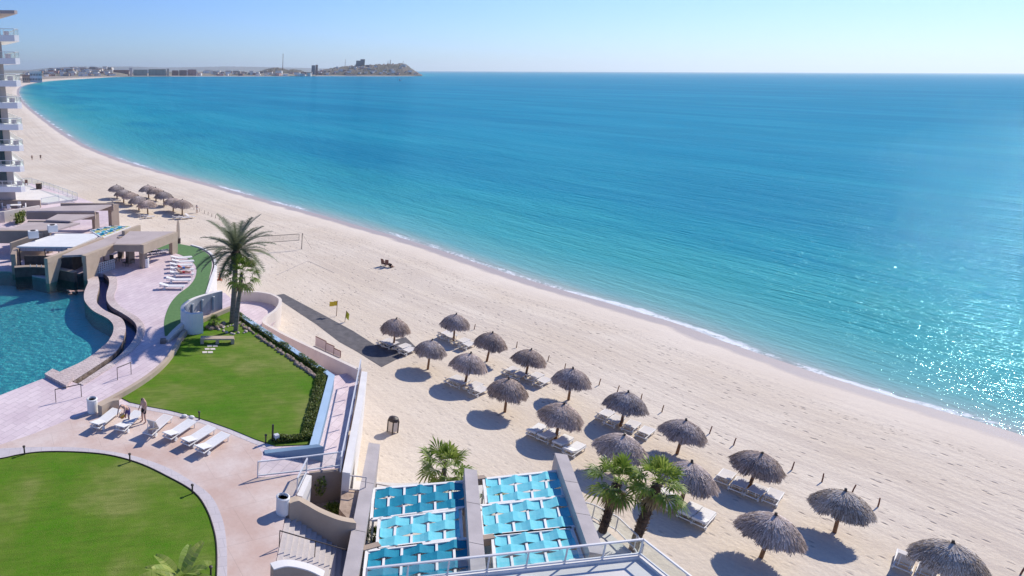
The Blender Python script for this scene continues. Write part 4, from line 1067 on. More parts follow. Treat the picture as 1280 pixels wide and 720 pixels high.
ORD = ['first', 'second', 'third', 'fourth', 'fifth', 'sixth', 'seventh', 'eighth', 'ninth', 'tenth', 'eleventh', 'twelfth', 'thirteenth', 'fourteenth', 'fifteenth', 'sixteenth', 'seventeenth', 'eighteenth', 'nineteenth', 'twentieth']
inner = [(492,432.5),(534.7,461.7),(581,482),(631,515),(694.4,549),(768,590),(850,634),(951,697)]
seaw = [(567,426),(608.3,451.7),(656.5,472),(710.4,500),(775.8,532.5),(846,567.5),(936,609),(1043,665.5),(1174,733)]
extra_i = ['standing on the dark mat', 'with bare sand under it', 'with grey loungers', 'with bare sand', 'over white cushioned loungers', 'half hidden by twin palms', 'over white cushions', 'nearest the camera']
for i, q in enumerate(inner): palapa(q, f'thatched palapa {extra_i[i]}, {ORD[i]} from the mat in the landward row', 'palapas of the landward row', sc=(1, 1, 1.06, 1.05, 1.06, 1.06, 1.06, 1.03)[i])
extra_s = ['beside the dark mat', 'with bare sand under it', 'with four grey loungers', 'with bare sand under it', 'with four pale loungers', 'with no loungers', 'with pale loungers', 'tawny and alone', 'tawny, at the near end']
for i, q in enumerate(seaw): palapa(q, f'thatched palapa {extra_s[i]}, {ORD[i]} from the mat in the seaward row', 'palapas of the seaward row', kind=3 if i >= 7 else None, sc=(1, 1, 1, 1.01, 1.02, 1, 1, 1.0, 1.0)[i])
f1 = [(146.3,248),(154.8,253.3),(164,256.6),(173.8,263),(184.8,267.8)]; f2 = [(185.8,247.4),(195,251.3),(205,257.3),(216.5,264.2),(227.8,268.2)]
for i, q in enumerate(f1): palapa(q, f'small far palapa, {ORD[i]} from the tower in the row nearer the pool bar', 'far palapas near the pool bar', wide=1.34)
for i, q in enumerate(f2): palapa(q, f'small far palapa, {ORD[i]} from the tower in the row nearer the sea', 'far palapas near the sea', wide=1.34)

# ------------------------------------------------------------------ sun loungers
M['mesh'] = nmat('lounger_mesh', (.70, .66, .63), (.64, .60, .58), 8, .8, .1, 60)
M['sling'] = nmat('white_sling', (.74, .73, .72), (.68, .67, .66), 5, .7)
M['cushion'] = nmat('white_cushion', (.82, .80, .77), (.77, .75, .72), 4, .9, .2, 25)
def make_lounger(sling, back_deg, cushion=False, sag=False):
    th = thing('sun_lounger', 'sun lounger', 'sun lounger')
    f = MB()
    for y in (-.33, .33): f.bar((-.72, y, .33), (.62, y, .33), .05, .06)
    f.bar((.62, -.355, .33), (.62, .355, .33), .05, .06); f.bar((-.72, -.355, .33), (-.72, .355, .33), .05, .06); f.bar((-1.18, -.33, .33), (-.7, -.33, .33), .05, .05); f.bar((-1.18, .33, .33), (-.7, .33, .33), .05, .05)
    f.bar((-1.18, -.355, .33), (-1.18, .355, .33), .05, .06)
    f.build('frame', M['white'], th)
    b_ = MB(); xs = np.linspace(-.55, .60, 7); zs = [.355 - .02 * math.sin(math.pi * (x + .55) / 1.15) for x in xs]
    for zo in (0, .02): 
        b_.strip([(x, -.315, z + zo) for x, z in zip(xs, zs)], [(x, .315, z + zo) for x, z in zip(xs, zs)])
    b_.strip([(x, -.315, z) for x, z in zip(xs, zs)], [(x, -.315, z + .02) for x, z in zip(xs, zs)]); b_.strip([(x, .315, z + .02) for x, z in zip(xs, zs)], [(x, .315, z) for x, z in zip(xs, zs)])
    b_.build('seat', sling, th)
    a = R(back_deg); e = (-.56 - .72 * math.cos(a), .36 + .72 * math.sin(a))
    bk = MB(); bk.bar((-.56, 0, .36), (e[0], 0, e[1]), .66, .035)
    bo = bk.build('backrest', sling, th)
    MB().bar((e[0] + .02, -.2, e[1] - .03), (-.98, -.2, .33), .03, .03).bar((e[0] + .02, .2, e[1] - .03), (-.98, .2, .33), .03, .03).build('backrest_stay', M['white'], bo)
    for x, y in ((.50, -.32), (.50, .32)): MB().tube([(x, y, 0), (x, y, .33)], .03, 6).build('leg', M['white'], th)
    for y in (-.34, .34):
        w_ = MB().tube([(-.86, y * .95, .1), (-.86, y * .95, .33)], .03, 6).build('leg', M['white'], th)
        MB().tube([(-.86, y - .03, .11), (-.86, y + .03, .11)], .11, 12).build('wheel', M['white'], w_)
    if cushion:
        cu = MB(); cu.bar((-.52, 0, .43), (.66, 0, .42), .64, .10); cu.bar((-.5, 0, .46), (e[0] + .02, 0, e[1] + .07), .64, .10); cu.bar((.62, 0, .40), (.70, 0, .28), .6, .06)
        cu.build('cushion', M['cushion'], th)
    return th
L_kinds = {'deck': make_lounger(M['sling'], 21), 'mesh': make_lounger(M['mesh'], 30), 'cush': make_lounger(M['sling'], 20, True), 'up': make_lounger(M['mesh'], 66)}
lused = dict.fromkeys(L_kinds, 0)
def lounger(kind, p, ang, lab, group):
    o = L_kinds[kind] if lused[kind] == 0 else copy_tree(L_kinds[kind]); lused[kind] += 1
    o.location = p; o.rotation_euler.z = ang; o['label'] = lab; o['group'] = group; o.scale = (1.36, .98, 1.0) if D - .1 < p[2] < D + .1 else (1.12, 1.08, 1); return o
PL = ['the palapa standing on the mat', 'the first seaward palapa', 'the third landward palapa', 'the third seaward palapa', 'the fifth landward palapa', 'the fifth seaward palapa', 'the palapa beside the twin palms', 'the seventh seaward palapa', 'the nearest tawny palapa']
sets = [('mesh', [(481.7,426.7),(487.5,429.5),(502.5,433),(509,437.5)]),
        ('mesh', [(556,417),(561,420),(577,426),(583.5,430.5)]),
        ('mesh', [(567,473.7),(575,477.5),(591,482),(598.5,487.5)]),
        ('mesh', [(638,462.7),(649,468),(668,470),(677.5,476)]),
        ('cush', [(670.4,537.5),(685.5,544),(703,552),(717.7,561)]),
        ('mesh', [(756,517.5),(767.5,525),(788.5,531.5),(806,539.5)]),
        ('cush', [(820,617.5),(836,627),(862,639),(879,647)]),
        ('mesh', [(906,595),(924,605),(945,613.5),(966,619.5)]),
        ('up', [(1130,700),(1159,713),(1186,727)])]
for s_, (kind, L) in enumerate(sets):
    for i, q in enumerate(L):
        p = at(q[0], q[1], .36); p = Vector((p.x + .25, p.y + .18, 0))
        ad = {'mesh': 'grey-white', 'cush': 'white cushioned', 'up': 'upright'}[kind]
        lounger(kind, p, R(38 + rng.uniform(-3, 3)), f'{ad} lounger, {ORD[i]} of four under {PL[s_]}', 'loungers under the palapas')
for i, q in enumerate([(146.5,250.5),(188,270.5),(181,269),(224,271.5),(232,271.8),(239,270.5)]):
    p = at(q[0], q[1], .3); p.z = 0
    lounger('mesh', p, R((20, 25, 25, 20, 20, -30)[i]), ('pale lounger under the far palapa nearest the tower', 'pale lounger beside the near pole of the inner far palapas', 'pale lounger just left of the inner far palapa pole', 'pale lounger under the last far palapa on the sea side', 'second pale lounger at the pole of the last far palapa', 'lone lounger in the sun right of the far palapas')[i], 'loungers at the far palapas')
# six on the plaza: foot end and hinge, photo
six = [((146,511),(127,526.5)),((174,513.5),(157,530)),((212.5,517),(190,537)),((242,524),(217,541)),((265,533),(241.5,548)),((283.5,540.5),(258.5,557.5))]
sx = ['beside the white bin', 'with the bending woman', 'with a towel on its raised back', 'fourth from the white bin', 'fifth from the white bin', 'farthest from the white bin']
for i, (a, c_) in enumerate(six):
    A, B_ = at(*a, D + .36), at(*c_, D + .36); d_ = A - B_; an = math.atan2(d_.y, d_.x); p = B_.lerp(A, .5)
    lounger('up' if i == 2 else 'deck', (p.x, p.y, D + .006), an, f'white plaza lounger {sx[i]} in the row of six', 'six loungers on the plaza')
seven = [(231,321.3),(233,326),(231,330.5),(232,336),(232,341.5),(228,349),(220,357)]
sv = ['first from the pool bar', 'second from the pool bar', 'third from the pool bar', 'with a sunbather in blue and red', 'with a sunbather on a pink towel', 'sixth from the pool bar', 'last, nearest the shower wall']
for i, q in enumerate(seven):
    p = at(q[0], q[1], D + .36); lounger('deck', (p.x, p.y, D), R(17 - 3 * i), f'white lounger by the green turf, {sv[i]}', 'loungers by the green turf')
M['navy'] = nmat('navy_mesh', (.05, .06, .10), (.07, .08, .13), 5, .7)
dk = make_lounger(M['navy'], 30)
for i, q in enumerate([(189,314.5),(197,313.5),(205,312.5)]):
    p = at(q[0], q[1], D + .36); o = dk if i == 0 else copy_tree(dk)
    o.location = (p.x, p.y, D); o.rotation_euler.z = R(28); o['label'] = f'dark navy lounger beside the pool bar roof, {ORD[i]} from the bar column'; o['group'] = 'navy loungers beside the pool bar'

# ------------------------------------------------------------------ palms and plants
def leaf_mat(name, c1, c2, c3):
    mt, t, b = base_mat(name); b.inputs['Roughness'].default_value = .5; b.inputs['Specular IOR Level'].default_value = .35
    ta = N(t, 'ShaderNodeAttribute', attribute_name='tone')
    c = ramp(t, ta.outputs['Fac'], [(0, c1), (.5, c2), (1, c3)])
    tl_ = N(t, 'ShaderNodeBsdfTranslucent'); t.links.new(c, b.inputs['Base Color']); t.links.new(c, tl_.inputs[0])
    mx = N(t, 'ShaderNodeMixShader'); mx.inputs[0].default_value = .38; t.links.new(b.outputs[0], mx.inputs[1]); t.links.new(tl_.outputs[0], mx.inputs[2]); t.links.new(mx.outputs[0], t.nodes['Material Output'].inputs[0]); return mt
M['datepalm'] = leaf_mat('grey_green_frond', (.085, .105, .065), (.175, .20, .115), (.33, .34, .22))
M['fanpalm'] = leaf_mat('green_fan_leaf', (.09, .15, .025), (.22, .32, .05), (.50, .52, .14))
M['dryfan'] = leaf_mat('dry_fan_leaf', (.17, .12, .06), (.30, .23, .12), (.42, .34, .20))
M['hedge'] = leaf_mat('hedge_leaf', (.055, .09, .02), (.14, .19, .035), (.30, .32, .07))
M['bark'] = nmat('palm_bark', (.27, .235, .205), (.17, .145, .125), 1.2, .9, .8, 9, stretch=(1, 1, 5), bdist=.08)
M['darkbark'] = nmat('shaggy_bark', (.17, .12, .09), (.08, .055, .045), 3, .95, 1.0, 14, stretch=(1, 1, 3), bdist=.1)
def leaf_build(name, V, Fc, T, mat, parent):
    org = ORG.get(parent.name, Vector())
    me = bpy.data.meshes.new(name); me.from_pydata([(x - org.x, y - org.y, z - org.z) for x, y, z in V], [], Fc); me.update(); me.materials.append(mat)
    A = me.attributes.new('tone', 'FLOAT', 'POINT'); A.data.foreach_set('value', T)
    o = bpy.data.objects.new(name, me); COL.objects.link(o); o.parent = parent; ORG[o.name] = org; return o
def fan_leaf(V, Fc, T, base, az, elev, pet, size, r_, tone, nb=20, droop=.5):
    """petiole then a pleated fan of pointed blades"""
    d = Vector((math.cos(az) * math.cos(elev), math.sin(az) * math.cos(elev), math.sin(elev)))
    side = Vector((-math.sin(az), math.cos(az), 0)); up = side.cross(d) * -1
    if up.z < 0: up = -up
    hub = base + d * pet - Vector((0, 0, .18 * pet * (1 - math.sin(elev))))
    i = len(V); w_ = .022
    V += [base - side * w_, base + side * w_, hub + side * w_, hub - side * w_]; Fc.append((i, i + 1, i + 2, i + 3)); T += [tone * .6 + .3] * 4
    d2 = (hub - base).normalized() if pet > .05 else d; d2 = (d2 - Vector((0, 0, .25 * r_.random()))).normalized(); up = side.cross(d2); up = up if up.z > 0 else -up
    for k in range(nb):
        f = (k + .5) / nb * 2 - 1; a = f * 1.75
        dirn = (d2 * math.cos(a) + side * math.sin(a) + up * (.12 * (-1) ** k + .15)).normalized()
        L = size * (1 - .35 * abs(f)) * r_.uniform(.85, 1.1)
        px_ = dirn.cross(up).normalized() * (size * .058)
        m1 = hub + dirn * L * .62; tip = hub + dirn * L - Vector((0, 0, L * droop * r_.uniform(.25, .8)))
        i = len(V); V += [hub, m1 + px_, tip, m1 - px_]; Fc.append((i, i + 1, i + 2, i + 3))
        tt_ = min(1, max(0, tone + r_.uniform(-.15, .15))); T += [tt_ * .8, tt_, min(1, tt_ + .25), tt_]
def fan_palm(label, base, zc, trunk_r, n, pet, size, seed, lean=(0, 0), shaggy=False, skirt=8, name='fan_palm'):
    r_ = random.Random(seed)
    th = thing(name, label, 'palm tree', base); top = Vector((base.x + lean[0], base.y + lean[1], zc - .15))
    pts = [base + Vector((0, 0, -.2)), base.lerp(top, .35) + Vector((r_.uniform(-.06, .06), 0, 0)), base.lerp(top, .7), top]
    if shaggy:
        fine = spline(pts, 8); rad = [trunk_r * (1.0 + .12 * (i % 2)) for i in range(len(fine))]
        tr = MB().tube(fine, rad, 12); 
        for k in range(260):
            u = r_.uniform(.25, 1); p = base.lerp(top, u); a = r_.uniform(0, 6.28); o_ = Vector((math.cos(a), math.sin(a), 0)); q = p + o_ * trunk_r * .9
            s_ = Vector((-math.sin(a), math.cos(a), 0)) * .04; e_ = q + o_ * r_.uniform(.06, .16) + Vector((0, 0, r_.uniform(-.05, .15)))
            tr.add([q - s_, q + s_, e_ + s_ * .5, e_ - s_ * .5], [(0, 1, 2, 3)])
        tr.build('trunk', M['darkbark'], th)
    else:
        MB().tube(spline(pts, 6), np.linspace(trunk_r * 1.25, trunk_r * .85, 19).tolist(), 12).build('trunk', M['bark'], th, smooth=True)
    V = []; Fc = []; T = []
    for k in range(n):
        az = k * 2.39996 + r_.uniform(-.2, .2); e = math.radians(86 - 108 * ((k + .5) / n) ** .9)
        fan_leaf(V, Fc, T, top, az, e, pet * r_.uniform(.8, 1.15), size * r_.uniform(.85, 1.1), r_, r_.uniform(.2, .75), droop=.25 + .45 * (k / n))
    leaf_build('crown', V, Fc, T, M['fanpalm'], th)
    if skirt:
        V = []; Fc = []; T = []
        for k in range(skirt):
            fan_leaf(V, Fc, T, top - Vector((0, 0, .12)), k * 2.4 + .7, math.radians(-40 - 30 * r_.random()), pet * .6, size * .75, r_, r_.uniform(.2, .9), nb=12, droop=.6)
        leaf_build('dead_leaves', V, Fc, T, M['dryfan'], th)
    return th
# tall pair on the upper lawn
b0 = at(290, 404, D); zt_ = top_for(b0, 320)
date = thing('date_palm', 'tall date palm with long arching feathery fronds on the upper lawn', 'palm tree', b0)
tp_ = Vector((b0.x + .28, b0.y, zt_))
MB().tube(spline([b0 + Vector((0, 0, -.2)), b0.lerp(tp_, .4) + Vector((.03, 0, 0)), b0.lerp(tp_, .8), tp_], 6), np.linspace(.27, .19, 19).tolist(), 14).build('trunk', M['bark'], date, smooth=True)
MB().lathe([(.18, -.75), (.36, -.45), (.46, 0), (.4, .35), (.15, .6)], tp_, 14).build('crown_base', M['darkbark'], date)
r_ = random.Random(5); V = []; Fc = []; T = []
for k in range(42):
    az = k * 2.39996 + r_.uniform(-.25, .25); e0 = math.radians(84 - 82 * ((k + .5) / 42) ** .95); L = r_.uniform(3.3, 4.2)
    P_ = []; p = tp_ + Vector((0, 0, .3)); e = e0; nseg = 16
    for s_ in range(nseg + 1):
        P_.append(p.copy()); e -= (.055 + .02 * r_.random()) * (1.15 - .4 * math.sin(max(e0, 0)))
        p = p + Vector((math.cos(az) * math.cos(e), math.sin(az) * math.cos(e), math.sin(e))) * (L / nseg)
    side = Vector((-math.sin(az), math.cos(az), 0)); tone = r_.uniform(.2, .8)
    for s_ in range(nseg):
        i = len(V); w_ = .035 * (1 - s_ / nseg) + .008
        V += [P_[s_] - side * w_, P_[s_] + side * w_, P_[s_ + 1] + side * w_, P_[s_ + 1] - side * w_]; Fc.append((i, i + 1, i + 2, i + 3)); T += [tone * .7 + .25] * 4
        if s_ < 2: continue
        d = (P_[s_ + 1] - P_[s_]).normalized(); up = side.cross(d); up = up if up.z > 0 else -up
        for h_ in (0, .5):
            for sg in (-1, 1):
                o_ = P_[s_].lerp(P_[s_ + 1], h_); ll = .66 * math.sin(math.pi * min(.97, (s_ + h_ + 1) / (nseg + 1.5))) ** .6 * r_.uniform(.85, 1.1)
                q = o_ + (side * sg * .85 + d * .5 + up * .22).normalized() * ll - Vector((0, 0, .08 * r_.random())); ww = d * .062
                i = len(V); V += [o_ - ww, o_ + ww, q]; Fc.append((i, i + 1, i + 2)); tt_ = min(1, max(0, tone + r_.uniform(-.2, .2))); T += [tt_ * .8, tt_ * .8, min(1, tt_ + .2)]
leaf_build('fronds', V, Fc, T, M['datepalm'], date)
b1 = at(294.5, 414, D); z1_ = top_for(b1, 341)
fan_palm('slender fan palm with a small crown leaning beside the tall date palm', b1, z1_, .17, 24, 1.05, .95, 3, lean=(.42, 0), skirt=6)
# loose stones round the feet of the pair
for k in range(20):
    a = k * .314 + rng.uniform(-.1, .1); rr = 1.15 + rng.uniform(-.2, .2); s_ = rng.uniform(.10, .2)
    tag(MB().ell((b1.x - .1 + rr * math.cos(a), b1.y + .2 + rr * .8 * math.sin(a), D + .1), (s_, s_ * .8, s_ * .6), 7, rng.uniform(0, 3)).build('stone', M['stone']), 'pale loose stone in the ring round the feet of the two lawn palms', 'stone', 'stones round the lawn palms')
# small cycad by the path
q = at(267, 409, D); zc = top_for(q, 399)
fan_palm('small tufted palm among dark rocks on the upper lawn', q, zc, .12, 14, .3, .45, 8, skirt=2, name='small_palm')
for k, (x, y) in enumerate(((261,410.5),(264.5,412.5),(271,411.5),(275,409.5),(279,406.5))):
    p = at(x, y, D); tag(MB().ell((p.x, p.y, D + .12), (.32, .24, .22), 8, k).build('rock', M['rock']), f'dark rock beside the small tufted palm, {ORD[k]} from the path', 'rock', 'rocks round the small tufted palm')
# palm seaward of the canopies and the twin palms
q = at(546.5, 634, .0); q.z = 0; fan_palm('fan palm on the sand behind the first dark teal canopy', q, top_for(q, 583), .17, 22, .95, 1.1, 12, lean=(.15, 0), skirt=5)
q = at(748, 676, .3); fan_palm('shaggy twin fan palm nearer the concrete wall', q, top_for(q, 604), .2, 19, .95, 1.02, 15, lean=(.5, .25), shaggy=True, skirt=16)
q = at(791, 688, .3); fan_palm('shaggy twin fan palm farther from the concrete wall, with a brighter crown', q, top_for(q, 601), .22, 19, .9, 1.02, 21, lean=(.45, 0), shaggy=True, skirt=14)
q = at(613, 643, .5); fan_palm('low young fan palm in the gap beside the middle concrete wall', q, top_for(q, 618), .1, 12, .4, .6, 31, skirt=0, name='small_palm')
q = at(466, 694, LT); fan_palm('purple-shaded low palm between the first fin wall and the canopies', q, 2.2, .1, 10, .35, .5, 33, skirt=0, name='small_palm')
# broad-leaved palm at the lower edge of the picture
def banana(label, base, zc, seed):
    r_ = random.Random(seed); th = thing('banana_palm', label, 'palm tree', base)
    MB().tube([base, (base.x, base.y, zc)], [.2, .14], 10).build('trunk', M['bark'], th, smooth=True)
    V = []; Fc = []; T = []
    for k in range(11):
        az = k * 2.4 + .5; e = math.radians(r_.uniform(35, 82)); L = r_.uniform(1.5, 2.1); side = Vector((-math.sin(az), math.cos(az), 0)); p = Vector((base.x, base.y, zc)); pts = []
        for s_ in range(11): pts.append(p.copy()); e -= .10; p = p + Vector((math.cos(az) * math.cos(e), math.sin(az) * math.cos(e), math.sin(e))) * (L / 10)
        tone = r_.uniform(.3, .8)
        for s_ in range(2, 10):
            w0 = .26 * math.sin(math.pi * (s_ / 10.5)) ** .7; w1 = .26 * math.sin(math.pi * ((s_ + 1) / 10.5)) ** .7
            for sg in (-1, 1):
                i = len(V); dz = Vector((0, 0, .06)); g_ = .85
                V += [pts[s_], pts[s_].lerp(pts[s_ + 1], g_), pts[s_].lerp(pts[s_ + 1], g_ + .1) + side * sg * w1 + dz, pts[s_] + side * sg * w0 + dz]; Fc.append((i, i + 1, i + 2, i + 3)); tt_ = min(1, max(0, tone + r_.uniform(-.15, .15))); T += [tt_, tt_, tt_ * .9 + .1, tt_ * .9 + .1]
    leaf_build('leaves', V, Fc, T, M['fanpalm'], th)
q = at(227, 752, D); banana('broad leaved palm poking up beside the round lawn at the near edge', q, top_for(q, 728), 4)
# young tree in the planter
q = at(396.5, 627, 2.7); zc = top_for(q, 605)
th = thing('young_tree', 'slender young tree with a small dark crown in the planter', 'tree', q)
MB().tube([q, (q.x + .05, q.y, zc)], [.07, .045], 8).build('trunk', M['cream'], th)
def leaves_in(V, Fc, T, fn, n, size, r_):
    for k in range(n):
        c_ = fn(); a = r_.uniform(0, 6.28); e = r_.uniform(-1, 1.2); d = Vector((math.cos(a) * math.cos(e), math.sin(a) * math.cos(e), math.sin(e))); s_ = d.cross(Vector((.3, .2, .9))).normalized(); L = size * r_.uniform(.7, 1.3)
        i = len(V); V += [c_ - d * L, c_ + s_ * L * .45, c_ + d * L, c_ - s_ * L * .45]; Fc.append((i, i + 1, i + 2, i + 3)); tt_ = min(1, max(0, r_.gauss(.42, .25))); T += [tt_] * 4
V = []; Fc = []; T = []; r_ = random.Random(9)
def f_():
    while True:
        x, y, z = r_.uniform(-1, 1), r_.uniform(-1, 1), r_.uniform(-1, 1)
        if x * x + y * y + z * z < 1: return Vector((q.x + .05 + x * .42, q.y + y * .42, zc + z * .75))
leaves_in(V, Fc, T, f_, 500, .09, r_); leaf_build('crown', V, Fc, T, M['fanpalm'], th)
# ground plants
def bush(label, pts, n, hgt, size, mat, seed, name='shrub', z=D, cat='shrub'):
    r_ = random.Random(seed); P = [at(x, y, z) for x, y in pts]; th = thing(name, label, cat, P[0]); V = []; Fc = []; T = []
    def f():
        c_ = P[0].copy(); ws = [r_.random() for _ in P]; s_ = sum(ws); c_ = sum((p * (w_ / s_) for p, w_ in zip(P, ws)), Vector()); c_.z = z + hgt * r_.random() ** .7; return c_ + Vector((r_.gauss(0, .12), r_.gauss(0, .12), 0))
    leaves_in(V, Fc, T, f, n, size, r_); leaf_build('foliage', V, Fc, T, mat, th); return th
bush('low bright green plants in the soil of the sunken planter', [(403,636),(425,633),(431,642),(415,641)], 700, .35, .10, M['fanpalm'], 41, z=2.7)
bush('small green shrubs behind the low pavilion roofs', [(12,281),(34,272),(34,276),(22,284)], 500, 1.4, .25, M['hedge'], 42)
# hedge along the coping of the upper lawn
hl = spline(pxs([(300,393),(340,420),(380,446.5),(409,467)], D), 10); hl2 = spline(pxs([(409,467),(400,511),(391,549)], D), 10); hl3 = spline(pxs([(391,551),(368,554),(343,556)], D), 8)
def hedge(label, line, wd, hgt, n, seed, inset):
    r_ = random.Random(seed); th = thing('hedge', label, 'hedge', line[len(line) // 2]); V = []; Fc = []; T = []
    o0 = offset(line, inset); 
    def f():
        i = r_.randrange(len(line) - 1); u = r_.random(); a = line[i].lerp(line[i + 1], u); c_ = o0[i].lerp(o0[i + 1], u); w_ = r_.random(); p = a.lerp(c_, w_)
        hh = hgt * (1 - .5 * abs(2 * w_ - 1) ** 3) * (.75 + .5 * pnoise(Vector((p.x * .9, p.y * .9, seed))) ); return Vector((p.x, p.y, D + .08 + hh * r_.random() ** .5))
    leaves_in(V, Fc, T, f, n, .085, r_); leaf_build('foliage', V, Fc, T, M['hedge'], th)
    co = MB(); L = [p + Vector((0, 0, .02 + hgt * .3)) for p in offset(line, inset * .85)]; L0 = [p + Vector((0, 0, .02 + hgt * .3)) for p in offset(line, inset * .2)]
    co.strip(L, L0); co.strip([Vector((p.x, p.y, D)) for p in L], L); co.strip(L0, [Vector((p.x, p.y, D)) for p in L0]); co.build('branches', M['darkbark'], th)
hedge('long clipped hedge inside the blue coping on the seaward side', hl, .9, .36, 5200, 1, -.72)
hedge('clipped hedge inside the blue coping facing the ramp', hl2, .9, .36, 3800, 2, -.74)
hedge('low clipped hedge at the near corner of the upper lawn', hl3, .7, .36, 2200, 3, -.6)
for i, p in enumerate(offset(hl, -1.12)[2:]):
    for u in (0, .5):
        s_ = rng.uniform(.12, .22)
        tag(MB().ell((p.x + rng.uniform(-.1, .1), p.y - u * .5, D + .1), (s_, s_, s_ * .7), 7, rng.uniform(0, 3)).build('edging_stone', M['rock']), 'rough brown stone in the row edging the long seaward hedge', 'stone', 'stones edging the seaward hedge')
# ------------------------------------------------------------------ people
M['skin'] = nmat('tanned_skin', (.46, .27, .19), (.40, .225, .155), 12, .6)
M['skin2'] = nmat('fair_skin', (.58, .37, .29), (.52, .32, .245), 12, .6)
for k, c_ in dict(black=(.02, .02, .022), purple=(.16, .12, .30), straw=(.66, .58, .44), khaki=(.20, .18, .13), hair=(.06, .04, .03), red=(.55, .06, .07), bluec=(.06, .18, .50), pinkc=(.75, .42, .46), whitec=(.78, .77, .75), orange=(.80, .20, .08), yellowc=(.78, .58, .06), lime=(.50, .52, .06), teal2=(.2, .5, .55)).items(): M['c_' + k] = nmat('cloth_' + k, c_, tuple(x * .85 for x in c_), 10, .85)
def skin(edges, pts, rad, mat, name, parent, sub=2):
    """one continuous skinned surface; pts[0] is the root"""
    me = bpy.data.meshes.new(name); me.from_pydata(pts, edges, []); o = bpy.data.objects.new(name, me); COL.objects.link(o)
    md = o.modifiers.new('skin', 'SKIN'); sv = me.skin_vertices[0].data
    for v_, r_ in zip(sv, rad): v_.radius = (r_, r_) if not hasattr(r_, '__len__') else r_; v_.use_root = False
    sv[0].use_root = True; md.use_smooth_shade = True
    sb = o.modifiers.new('sub', 'SUBSURF'); sb.levels = sub; sb.render_levels = sub
    dg = bpy.context.evaluated_depsgraph_get(); me2 = bpy.data.meshes.new_from_object(o.evaluated_get(dg)); bpy.data.objects.remove(o)
    me2.name = name; me2.materials.clear(); me2.materials.append(mat); me2.polygons.foreach_set('use_smooth', [True] * len(me2.polygons))
    o = bpy.data.objects.new(name, me2); COL.objects.link(o)
    if parent: o.parent = parent
    return o
